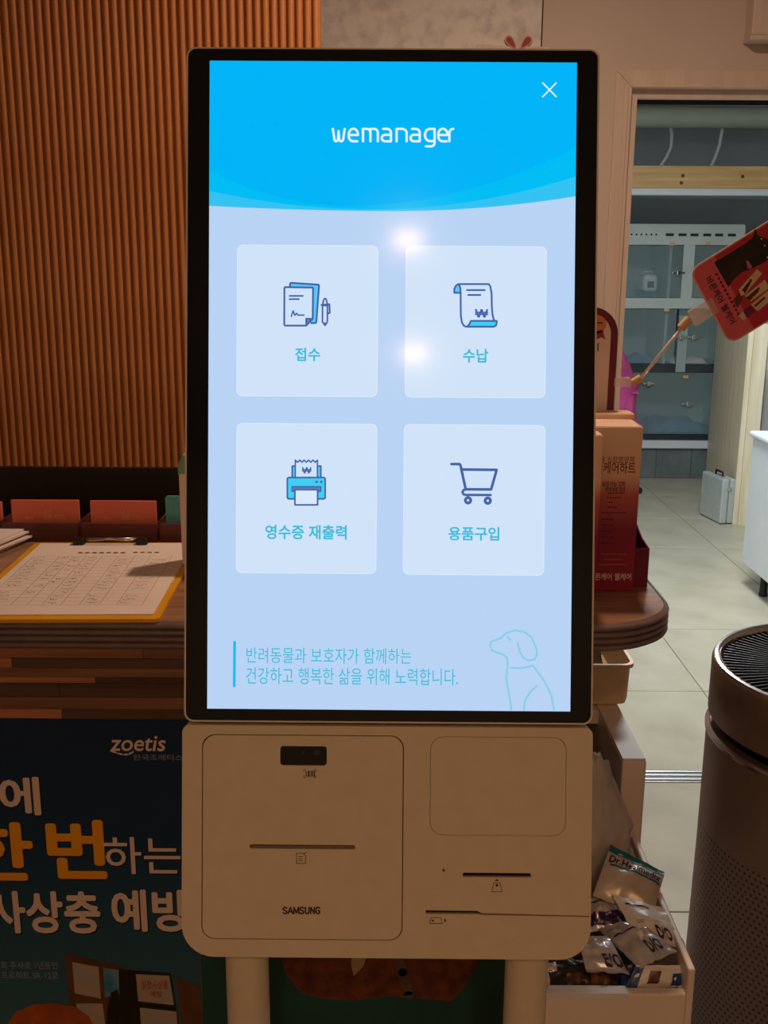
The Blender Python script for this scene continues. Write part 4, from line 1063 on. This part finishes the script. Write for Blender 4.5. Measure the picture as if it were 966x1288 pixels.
pouch('pouch', P(670, 1204, 1.04), P(738, 1200, 1.05), P(668, 1250, 1.006), P(752, 1250, 1.006), 0.008, 'foil_dark', 'dark foil pouch with orange patch behind bin label', bands=[(.55, .9, .1, .45, 'pouch_brown'), (.1, .4, .5, .8, 'foil_warm')], seed=7, crumple=.006)
pouch('pouch', P(738, 1206, 1.045), P(796, 1214, 1.03), P(742, 1250, 1.006), P(790, 1250, 1.006), 0.007, 'foil_dark', 'dark foil pouch with brown patch under the E/O pouch', bands=[(.05, .5, .1, .5, 'pouch_brown'), (.78, 1, 0.05, .9, 'pouch_blue')], seed=8, crumple=.006)
pouch('pouch', P(776, 1044, 1.235), P(792, 1060, 1.235), P(770, 1092, 1.20), P(806, 1094, 1.20), 0.004, 'foil', 'narrow grey pouch upright behind the teal-banded pouch', bands=[(0, .25, .3, .9, 'red_card')], seed=9, crumple=.002)
pouch('pouch', P(735, 1150, 1.16), P(800, 1150, 1.16), P(730, 1230, 1.06), P(815, 1230, 1.06), 0.004, 'foil_dark', 'dark foil pouch lying lowest under the silver pouches', seed=10, crumple=.003)
# clear carrier bag slumped at the back of the bin
bm = bmesh.new(); bmesh.ops.create_icosphere(bm, subdivisions=4, radius=1.0)
bc = P(742, 1035, 1.215)
for v in bm.verts:
    q_ = v.co.copy()
    r_ = 1 + 0.20 * noise.noise(q_ * 1.6 + V((3, 1, 7))) + 0.16 * abs(noise.noise(q_ * 3.3)) + 0.07 * abs(noise.noise(q_ * 8.0))
    tp = 1.0 if q_.z < 0 else 1.0 - 0.55 * q_.z
    v.co = V((q_.x * 0.052 * r_ * tp, q_.y * 0.036 * r_ * tp, q_.z * 0.095 * r_)) + bc
bm.verts.index_update()
bg2 = MB().add([v.co.copy() for v in bm.verts], [tuple(v.index for v in f.verts) for f in bm.faces]); bm.free()
o_ = bg2.build('plastic_bag', 'bag', None, True); tag(o_, 'clear crumpled plastic bag standing in bin behind foil pouches', 'bag')

# ================================================================ AIR PURIFIER
PC = V((0.588, 1.208, 0)); PR = 0.170
ap = thing('air_purifier', PC, 'tall round bronze air purifier with slotted top grille', 'air purifier')
PT = 1.065
MB().lathe(PC, [(PR - .01, 0.0), (PR + .002, 0.012), (PR + .002, 0.60), (PR, 0.80), (PR, 0.968), (PR - .004, 0.972)], 96, True, True).build('lower_casing', 'bronze_perforated', ap, True, 30)
MB().lathe(PC, [(PR - .0005, 0.964), (PR + .0022, 0.967), (PR + .0022, 0.971), (PR - .003, 0.974)], 96).build('accent_ring', 'rim_silver', ap, True, 40)
MB().lathe(PC, [(PR - .016, 0.972), (PR - .016, 0.990)], 96).build('air_gap', 'grille_black', ap, True)
MB().lathe(PC, [(PR - .016, 0.989), (PR - .002, 0.9895), (PR, 0.992), (PR, PT - .006), (PR - .0015, PT - .002)], 96).build('upper_casing', 'bronze', ap, True, 40)
MB().lathe(PC, [(PR - .0015, PT - .002), (PR - .003, PT), (PR - .007, PT + .0005), (PR - .009, PT - .002), (PR - .011, PT - .001), (PR - .013, PT - .004), (PR - .014, PT - .030)], 96).build('top_rim', 'rim_silver', ap, True, 40)
MB().lathe(PC, [(0.001, PT - .03), (PR - .012, PT - .03)], 64).build('grille_floor', 'grille_black', ap)
MB().lathe(PC, [(0.058, PT - .03), (0.058, PT - .006), (0.054, PT - .003), (0.001, PT - .002)], 48).build('top_cap', 'bronze', ap, True, 40)
fin = None
mat('fin_grey', (58, 58, 62), 0.3, 0.4, c2=(50, 50, 54), nscale=30)
for k in range(96):
    a = 2 * math.pi * k / 96
    if fin is None:
        fo = MB().add([PC + V((x_, y_, PT + z_)) for z_ in (-.028, -.006) for x_, y_ in ((.056, -.0008), (PR - .013, -.0008), (PR - .013, .0008), (.056, .0008))], [(3, 2, 1, 0), (4, 5, 6, 7), (0, 1, 5, 4), (1, 2, 6, 5), (2, 3, 7, 6), (3, 0, 4, 7)]).build('fin', 'fin_grey', ap)
        fin = fo.data
    else:
        fo = bpy.data.objects.new('fin', fin); COL.objects.link(fo); fo.parent = ap
    fo.rotation_euler.z = a

# ================================================================ ON THE WALL
wbx = P(945, 50, WY - 0.06)
hb = thing('wall_box', (wbx.x + 0.2, WY, wbx.z), 'beige box mounted on the wall above doorway', 'wall box')
MB().box(wbx.x, wbx.x + 0.45, WY - 0.06, WY - .001, wbx.z + .012, 2.45, bev=.004).build('body', 'casing', hb)
MB().box(wbx.x - .003, wbx.x + 0.453, WY - 0.064, WY - .001, wbx.z, wbx.z + .012, bev=.003).build('bottom_lip', 'casing', hb)
SGF = Frame((0, WY - 0.007, 0), (1, 0, 0), (0, 0, 1))
sg = thing('wall_sign', SGF.at(*SGF.p(640, 80)), 'beige cut-out sign with two red petals on mottled wall panel', 'sign')
l = SGF.pl([(600, 80), (690, 80), (690, 59.5), (640, 58.5), (600, 56)])
def ccw(l): return l if sum(a[0] * b_[1] - b_[0] * a[1] for a, b_ in zip(l, l[1:] + l[:1])) > 0 else l[::-1]
MB().prism(SGF, ccw(l), 0.0, 0.006).build('board', 'casing', sg)
def petal(cx, cy, ln, wd, rot, g):
    pts = []
    for k in range(18):
        t_ = 2 * math.pi * k / 18
        a_ = (ln / 2 + g) * math.cos(t_); b_ = (wd / 2 + g) * math.sin(t_) * (0.75 + 0.35 * math.cos(t_))
        pts.append((cx + a_ * math.cos(R(rot)) - b_ * math.sin(R(rot)), cy - a_ * math.sin(R(rot)) - b_ * math.cos(R(rot))))
    return ccw(SGF.pl(pts))
for cx, rot in ((642.5, 128), (661, 48)):
    MB().prism(SGF, petal(cx, 54, 16, 9, rot, 2.2), 0.006, 0.008).build('petal_border', 'pink_outline', sg)
    MB().prism(SGF, petal(cx, 54, 16, 9, rot, 0), 0.008, 0.010).build('petal', 'red_petal', sg)

# ================================================================ TREATMENT ROOM
# pet cages
CY = 7.6
CGF = Frame((0, CY, 0), (1, 0, 0), (0, 0, 1))
def cz(y): return CGF.p(840, y)[1]
def cx(x, y=430): return CGF.p(x, y)[0]
GX0, GX1 = 1.18, cx(936, 300)
cage = thing('pet_cage', ((GX0 + GX1) / 2, CY + .3, 0.14), 'white three-tier pet cage unit with glass doors against far wall', 'cage')
zt, zh, z1a, z2a, z2b, z3a, zb = cz(285.5), cz(308), cz(375), cz(388), cz(458), cz(468), cz(550)
XM0, XM1 = cx(858, 340), cx(872, 340)
DEP = 0.55
zbase = cz(563)
MB().box(GX0, GX1, CY + DEP, CY + DEP + .02, zb, zt).build('back_panel', 'cage_in', cage)
MB().box(GX0, GX1, CY, CY + DEP, zt, zt + .02).build('top_panel', 'white_metal', cage)
MB().box(GX0, GX0 + .03, CY, CY + DEP, zb, zt).build('side_panel', 'white_metal', cage)
MB().box(GX1 - .03, GX1, CY, CY + DEP, zb, zt).build('side_panel', 'white_metal', cage)
hd = MB().box(GX0, GX1, CY - .01, CY + .02, zh, zt).build('control_header', 'white_metal', cage)
for x_ in (837, 853, 868, 884, 899, 915):
    MB().box(cx(x_, 295), cx(x_ + 10, 295), CY - .012, CY - .009, cz(297), cz(293.5)).build('vent_slot', 'dark', hd)
for k in range(6):
    q_ = CGF.p(794 + 6.2 * k, 295); b = MB().box(q_[0] - .006, q_[0] + .006, CY - .012, CY - .009, q_[1] - .006, q_[1] + .006, bev=.002); b.build('vent_hole', 'dark', hd)
MB().box(XM0, XM1, CY - .007, CY + .02, z1a, zh).build('upright', 'white_metal', cage)
MB().box(cx(852, 430), cx(864, 430), CY - .005, CY + .02, z3a, z2a - .05).build('upright', 'cage_in', cage)
MB().box(GX0 + .03, GX1 - .03, CY - .005, CY + DEP, z2a, z1a).build('tier_shelf', 'white_metal', cage)
MB().box(GX0 + .03, GX1 - .03, CY - .002, CY + DEP, z3a, z2b).build('tier_shelf', 'cage_dark', cage)
MB().box(GX0, GX1, CY - .005, CY + DEP, zb - .02, zb + .02).build('bottom_rail', 'cage_dark', cage)
MB().box(GX0, GX1, CY - .03, CY + DEP, zbase, zb - .02).build('plinth', 'white_gloss', cage)
XD = cx(842, 340)
for x_a, x_b, za_, zb_ in ((GX0 + .03, XM0, z1a, zh), (XM1, GX1 - .03, z1a, zh), (GX0 + .03, XD + .08, z2b, z2a), (XD + .09, GX1 - .03, z2b, z2a), (GX0 + .03, GX1 - .03, zb + .02, z3a)):
    dr = MB().box(x_a + .004, x_b - .004, CY + .004, CY + .010, za_ + .004, zb_ - .004).build('glass_door', 'glass', cage)
# metal partitions behind the glass and hinged latches
for yy, z0_, z1_ in ((0, z1a, zh), (0, z2b, z2a)):
    MB().box(XD, XD + .02, CY + .03, CY + DEP, z0_, z1_).build('inner_partition', 'cage_in', cage)
for x_, y_ in ((853, 343), (856, 424), (872, 424), (865, 508), (815, 482)):
    q_ = CGF.p(x_, y_)
    lt = MB().box(q_[0] - .045, q_[0] + .045, CY - .02, CY + .003, q_[1] - .008, q_[1] + .008, bev=.003).box(q_[0] - .015, q_[0] + .015, CY - .03, CY - .018, q_[1] - .018, q_[1] + .018, bev=.004).build('latch', 'chrome', cage)
for x_, y_ in ((845, 307), (890, 306), (838, 390), (862, 474)):
    q_ = CGF.p(x_, y_)
    MB().box(q_[0] - .02, q_[0] + .02, CY - .012, CY + .004, q_[1] - .012, q_[1] + .012, bev=.004).build('name_tab', 'wood_joint', cage)
MB().box(GX0 + .03, GX1 - .03, CY + .03, CY + DEP - .01, zb + .02, zb + .03).build('floor_mat', 'cage_dark', cage)
# stone-tiled kerb under the cages
kb_ = struct(MB().box(GX0, 2.9, CY + .012, CY + .5, 0, zbase - .003).build('baseboard_far', 'grout'))
wt_ = (869 - 825) / F_PX * 7.75
x_ = cx(825, 580) - wt_ * 3
while x_ < 2.7:
    MB().box(x_ + .003, x_ + wt_ - .003, CY, CY + .012, 0.002, zbase - .004, bev=.002, seg=1).build('tile', 'far_tile', kb_); x_ += wt_
# things in the cages
zf = z1a
q_ = CGF.p(822, 374)
cr_ = thing('pet_carrier', (cx(822, 360), CY + .2, zf), 'small white pet carrier with blue base on upper cage shelf', 'carrier')
ca, cb2 = cx(814, 360), cx(833, 360)
zc = P(822, 345, CY + .12).z
MB().box(ca, cb2, CY + .12, CY + .34, zf + .04, zc, bev=.03, seg=3).build('shell', 'white_gloss', cr_)
MB().box(ca + .003, cb2 - .003, CY + .117, CY + .343, zf + .001, zf + .045, bev=.01).build('base', 'pouch_blue', cr_)
MB().box(ca + .03, cb2 - .03, CY + .113, CY + .121, zf + .07, zc - .05, bev=.003).build('door', 'dark', cr_)
MB().tube([V(((ca + cb2) / 2 + dx, CY + .23, zc + dz)) for dx, dz in ((-.035, -.003), (-.03, .018), (.03, .018), (.035, -.003))], 0.006, 8).build('handle', 'white_gloss', cr_, True)
def pad(name, x0, x1, y0, y1, z, h, mt, lb, sd):
    m_ = MB(); nx, ny = 14, 8
    for sdn in (1, 0):
        for j in range(ny + 1):
            for i in range(nx + 1):
                a, b_ = i / nx, j / ny
                e_ = min(1, 6 * min(a, 1 - a, b_, 1 - b_)) ** .5
                zz = z + (h * e_ * (0.65 + 0.5 * noise.noise(V((a * 4, b_ * 3, sd)))) + .004 if sdn else 0.0)
                m_.v.append(V((x0 + (x1 - x0) * a, y0 + (y1 - y0) * b_, zz)))
    o2 = (nx + 1) * (ny + 1)
    for j in range(ny):
        for i in range(nx):
            q_ = j * (nx + 1) + i; m_.f.append((q_, q_ + 1, q_ + nx + 2, q_ + nx + 1)); m_.f.append((q_ + o2, q_ + nx + 1 + o2, q_ + nx + 2 + o2, q_ + 1 + o2))
    per = [i for i in range(nx + 1)] + [j * (nx + 1) + nx for j in range(1, ny + 1)] + [ny * (nx + 1) + i for i in range(nx - 1, -1, -1)] + [j * (nx + 1) for j in range(ny - 1, 0, -1)]
    for a_, b_ in zip(per, per[1:] + per[:1]): m_.f.append((b_, a_, a_ + o2, b_ + o2))
    return tag(m_.build(name, mt, None, True, 60), lb, 'bedding')
pad('folded_blanket', cx(818, 540), cx(893, 540), CY + .06, CY + .45, zb + .031, .10, 'blue_pad', 'blue blanket spread in the bottom tier of pet cage', 2.2)
pad('folded_blanket', cx(786, 455), cx(828, 455), CY + .05, CY + .4, z2b + .001, .06, 'blue_pad', 'blue and pale blanket in middle tier left of partition', 5.1)
pad('folded_blanket', cx(848, 455), cx(893, 455), CY + .05, CY + .4, z2b + .001, .05, 'paper', 'white blanket in the middle tier of pet cage', 8.3)
# pine beam with white rail under it, duct above, hanging cords
BMY = 7.25
bfm = Frame((0, BMY, 0), (1, 0, 0), (0, 0, 1))
zA, zB_ = bfm.p(870, 208.5)[1], bfm.p(870, 237.5)[1]
bm_ = thing('wood_beam', (2.0, BMY, zB_), 'pale pine beam spanning above the pet cages', 'beam')
bx = MB().box(0.3, 3.6, BMY, BMY + .06, zB_, zA, bev=.003).build('timber', 'pine', bm_)
for x_, y_ in ((859, 221), (857, 230), (934, 222)):
    q_ = bfm.p(x_, y_); b = MB(); b.disc(bfm, q_, 0.012, 0.001, 12); b.build('knot', 'brown_print', bm_)
zl = bfm.p(870, 246)[1]
tl_ = thing('white_rail', (2.0, BMY + .02, zl), 'long white rail fixed beneath pine beam', 'rail')
MB().box(1.2, 3.1, BMY - .02, BMY + .05, zl + .012, zB_, bev=.004).build('backing', 'white_gloss', tl_)
MB().box(1.22, 3.08, BMY - .024, BMY + .02, zl, zl + .034, bev=.006).build('rail_front', 'white_gloss', tl_)
dz0, dz1 = P(870, 158, 7.5).z, P(870, 131, 7.5).z
o_ = MB().tube([(0.35, 7.62, (dz0 + dz1) / 2), (3.55, 7.62, (dz0 + dz1) / 2)], (dz1 - dz0) / 2, 32).build('duct', 'duct', None, True, 40); tag(o_, 'pale green round duct under treatment room ceiling', 'duct')
for k, (pts, lb) in enumerate((([(842, 150), (845, 170), (844, 185), (838, 198), (830, 210)], 'white cord hanging from duct nearer the door jamb'), ([(909, 150), (908, 165), (905, 182), (900, 197), (893, 212)], 'white cord hanging from duct above the red card'))):
    o_ = MB().tube([P(a_, b_, 7.74) for a_, b_ in pts], 0.012, 8).build('hanging_cord', 'white_gloss', None, True); tag(o_, lb, 'cord', 'cords hanging from the duct')
# pine partition beside the cages
wp = thing('wood_partition', (2.3, 6.8, 0), 'pale pine partition board standing beside pet cages', 'partition')
A_ = V((2.165, 6.19, 0)); B_ = V((2.405, 7.55, 0)); ztp = 1.22
dv = (B_ - A_).normalized(); nv = V((dv.y, -dv.x, 0))
WPF = Frame(A_, dv, (0, 0, 1))
MB().prism(WPF, [(0.0, 0.0), ((B_ - A_).length, 0.0), ((B_ - A_).length, ztp), (0.0, ztp)], -0.015, 0.015).build('board', 'pine_v', wp)
MB().prism(WPF, [(-0.012, 0.0), (0.08, 0.0), (0.08, ztp), (-0.012, ztp)], 0.016, 0.095).build('post', 'pine_v', wp)
MB().prism(WPF, [(-0.01, ztp), (1.36, ztp), (1.36, ztp + .035), (-0.01, ztp + .035)], -0.028, 0.03).build('cap_rail', 'pine', wp)
# white refrigerator behind
fx = 2.47; fy = 6.72
fz = thing('refrigerator', (fx + .3, fy + .3, 0), 'tall white refrigerator standing behind the pine partition', 'refrigerator')
MB().box(fx, fx + .6, fy + .04, fy + .62, 0.04, 1.72, bev=.01).build('body', 'white_gloss', fz)
MB().box(fx, fx + .6, fy, fy + .035, 0.06, 1.05, bev=.01).build('door', 'white_gloss', fz)
MB().box(fx, fx + .6, fy, fy + .035, 1.06, 1.71, bev=.01).build('door', 'white_gloss', fz)
for z0_, z1_ in ((.7, 1.0), (1.1, 1.4)): MB().box(fx + .54, fx + .565, fy - .03, fy, z0_, z1_, bev=.006).build('handle', 'chrome', fz)
for dx in (.05, .51): MB().box(fx + dx, fx + dx + .04, fy + .08, fy + .58, 0, .04).build('foot', 'dark', fz)
# white treatment cabinet on legs
cbn = thing('treatment_cabinet', (2.1, 4.5, 0), 'white treatment cabinet on dark legs near doorway', 'cabinet')
kx0 = 1.785
MB().box(kx0, kx0 + .62, 3.95, 4.96, 0.115, 0.745, bev=.008).build('body', 'white_gloss', cbn)
MB().box(kx0 - .015, kx0 + .635, 3.935, 4.975, 0.745, 0.775, bev=.012, seg=3).build('top', 'white_gloss', cbn)
for x_, y_ in ((kx0 + .03, 4.74), (kx0 + .55, 4.74), (kx0 + .03, 4.02), (kx0 + .55, 4.02)): MB().lathe((x_ + .02, y_ + .03), [(.02, 0), (.022, .01), (.018, .016), (.018, .118)], 16, True).build('leg', 'dark', cbn, True, 40)
for k in range(2): 
    dd_ = MB().box(kx0 + .01 + .305 * k, kx0 + .305 + .305 * k, 3.94, 3.952, 0.13, 0.735, bev=.002).build('door', 'white_gloss', cbn)
    MB().box(kx0 + (.27 if k == 0 else .33), kx0 + (.285 if k == 0 else .345), 3.925, 3.94, .5, .62, bev=.003).build('handle', 'chrome', dd_)
# aluminium flight case leaning by the partition
ca_ = V((2.067, 6.175, 0)); cb_ = V((2.02, 6.45, 0))
dv = (cb_ - ca_).normalized()
ac = thing('aluminium_case', (2.09, 6.31, 0), 'silver aluminium flight case standing on floor by partition', 'case')
M_ = Matrix((dv, V((dv.y, -dv.x, 0)), V((0, 0, 1)))).transposed().to_4x4(); M_.translation = ca_
L_ = (cb_ - ca_).length
MB().box(0, L_, 0, 0.045, 0.004, 0.285, bev=.012, seg=3, M=M_).build('shell', 'case_alu', ac)
MB().box(0, L_, 0.047, 0.088, 0.004, 0.285, bev=.012, seg=3, M=M_).build('shell', 'case_alu', ac)
MB().box(.004, L_ - .004, 0.043, 0.049, 0.008, 0.281, M=M_).build('seam', 'steel', ac)
MB().tube([M_ @ V(q_) for q_ in ((L_ * .33, .045, .283), (L_ * .35, .045, .308), (L_ * .65, .045, .308), (L_ * .67, .045, .283))], .007, 8).build('handle', 'dark', ac, True)
for f_ in (.18, .78): MB().box(L_ * f_, L_ * f_ + .025, .036, .056, .262, .292, bev=.003, M=M_).build('latch', 'chrome', ac)
for f_ in (0.03, .9):
    for y_ in (.01, .065): MB().box(L_ * f_, L_ * f_ + .02, y_, y_ + .015, 0, .006, M=M_).build('foot', 'dark', ac)
MB().box(-.003, .002, .03, .062, .21, .235, bev=.001, M=M_).build('hinge', 'chrome', ac)

# seated person in pink, mostly hidden by the door jamb
def skin(name, joints, edges, mt, parent, sub=2, root=0, disp=0.0):
    org = parent.location
    me = bpy.data.meshes.new(name); me.from_pydata([V(j[0]) - org for j in joints], edges, []); 
    o = bpy.data.objects.new(name, me); COL.objects.link(o)
    md = o.modifiers.new('skin', 'SKIN')
    if not me.skin_vertices: 
        bpy.context.view_layer.objects.active = o
    lay = me.skin_vertices[0].data
    for k, j in enumerate(joints):
        r_ = j[1] if isinstance(j[1], tuple) else (j[1], j[1])
        lay[k].radius = r_; lay[k].use_root = (k == root)
    sd = o.modifiers.new('sub', 'SUBSURF'); sd.levels = sub; sd.render_levels = sub
    bpy.context.view_layer.update()
    ev = bpy.data.meshes.new_from_object(o.evaluated_get(bpy.context.evaluated_depsgraph_get()))
    bpy.data.objects.remove(o)
    if disp:
        for v in ev.vertices:
            n_ = noise.noise(V(v.co) * 9.0) * disp + noise.noise(V(v.co) * V((4, 4, 18)).length * .6) * disp * .5
            v.co += V(v.normal) * n_
    for p_ in ev.polygons: p_.use_smooth = True
    ev.materials.clear(); ev.materials.append(MATS[mt])
    o = bpy.data.objects.new(name, ev); COL.objects.link(o); o.parent = parent
    return o
QX, QY = 1.55, 7.05                      # hip position
st = thing('stool', (QX, QY, 0), 'low round stool with dark base beneath person in pink', 'stool')
MB().lathe((QX, QY), [(.14, .395), (.165, .405), (.17, .43), (.155, .445), (.001, .447)], 32, True).build('seat', 'dark', st, True, 40)
MB().lathe((QX, QY), [(.022, .06), (.022, .40)], 16, True, True).build('column', 'chrome', st, True, 40)
for k in range(5):
    a = R(72 * k)
    e_ = V((QX + .225 * math.cos(a), QY + .225 * math.sin(a), .055))
    lg = MB().tube([(QX, QY, .075), e_], [.016, .011], 8).build('base_arm', 'dark', st, True)
    MB().tube([e_ + V((0, -.012, -.03)), e_ + V((0, .012, -.03))], .025, 14).build('caster', 'dark', lg, True, 40)
pe = thing('person', (QX, QY, 0), 'person in pink scrubs sitting on stool facing pet cages', 'person')
def pt(x_, y_, z_): return (QX + x_, QY + y_, z_)
hz = .585
J = [(pt(0.0, 0, hz), (.15, .13)), (pt(-.01, 0, .70), (.13, .11)), (pt(-.05, 0, .88), (.145, .11)), (pt(-.09, 0, 1.0), (.11, .09)), (pt(-.12, 0, 1.06), .05), (pt(-.15, 0, 1.13), .05),
     (pt(-.02, -.10, hz - .01), .088), (pt(-.42, -.12, .50), .065), (pt(-.40, -.12, .12), .04), (pt(-.02, .10, hz - .01), .088), (pt(-.42, .12, .50), .065), (pt(-.40, .12, .12), .04),
     (pt(-.08, -.19, .98), .055), (pt(-.16, -.24, .74), .042), (pt(-.38, -.14, .68), .032), (pt(-.08, .19, .98), .055), (pt(-.16, .24, .74), .042), (pt(-.38, .14, .68), .032),
     (pt(-.17, 0, 1.20), .085), (pt(-.175, 0, 1.28), .08), (pt(-.48, -.12, .06), .035), (pt(-.48, .12, .06), .035)]
E_ = [(0, 1), (1, 2), (2, 3), (3, 4), (4, 5), (0, 6), (6, 7), (7, 8), (0, 9), (9, 10), (10, 11), (3, 12), (12, 13), (13, 14), (3, 15), (15, 16), (16, 17), (5, 18), (18, 19), (8, 20), (11, 21)]
bodyo = skin('body', J, E_, 'skin', pe)
g = .026
TJ = [(pt(.0, 0, .50), (.19, .17)), (pt(.0, 0, .60), (.195, .175)), (pt(-.01, 0, .71), (.175, .16)), (pt(-.03, 0, .84), (.18, .165)), (pt(-.06, 0, .97), (.165, .15)), (pt(-.10, 0, 1.04), (.10, .09)),
      (pt(-.08, -.20, .96), .085), (pt(-.15, -.25, .80), .07), (pt(-.08, .20, .96), .085), (pt(-.15, .25, .80), .07)]
skin('scrub_top', TJ, [(0, 1), (1, 2), (2, 3), (3, 4), (4, 5), (4, 6), (6, 7), (4, 8), (8, 9)], 'pink_cloth', pe, 3, 1, 0.018)
LJ = [(J[0][0], .14), (J[6][0], .088 + g), (J[7][0], .065 + g), (J[8][0], .055 + g), (J[9][0], .088 + g), (J[10][0], .065 + g), (J[11][0], .055 + g)]
skin('scrub_trousers', LJ, [(0, 1), (1, 2), (2, 3), (0, 4), (4, 5), (5, 6)], 'pink_cloth', pe, 2, 0, 0.006)
bm = bmesh.new(); bmesh.ops.create_uvsphere(bm, u_segments=24, v_segments=16, radius=1)
hc = V(pt(-.165, 0, 1.255))
for v in bm.verts:
    q_ = v.co.copy(); k_ = 1.0
    if q_.x < -.35 and q_.z < .45: k_ = .80
    if q_.z < -.5: k_ *= .86
    v.co = hc + V((q_.x * .112 * k_, q_.y * .098 * k_, q_.z * .125 * k_))
bm.verts.index_update()
MB().add([v.co.copy() for v in bm.verts], [tuple(v.index for v in f.verts) for f in bm.faces]).build('hair', 'hair', pe, True); bm.free()
b = MB()
for y_ in (-.12, .12): b.box(QX - .56, QX - .34, QY + y_ - .045, QY + y_ + .045, 0.0, .085, bev=.03, seg=3)
b.build('shoes', 'dark', pe, True)
for y_ in (-.14, .14):
    hj = [(pt(-.36, y_, .68), .028), (pt(-.42, y_ * .9, .675), .03)]
    he = [(0, 1)]
    for k in range(5):
        o0 = (k - 2) * .017
        if k == 0: a1, a2 = pt(-.42, y_ * .9 - .035, .69), pt(-.45, y_ * .9 - .05, .68)
        else: a1, a2 = pt(-.46, y_ * .9 + o0, .67), pt(-.50 + .006 * abs(k - 2), y_ * .9 + o0, .645)
        i0 = len(hj); hj += [(a1, .010), (a2, .008)]; he += [(1, i0), (i0, i0 + 1)]
    skin('hand', hj, he, 'skin', pe, 1)
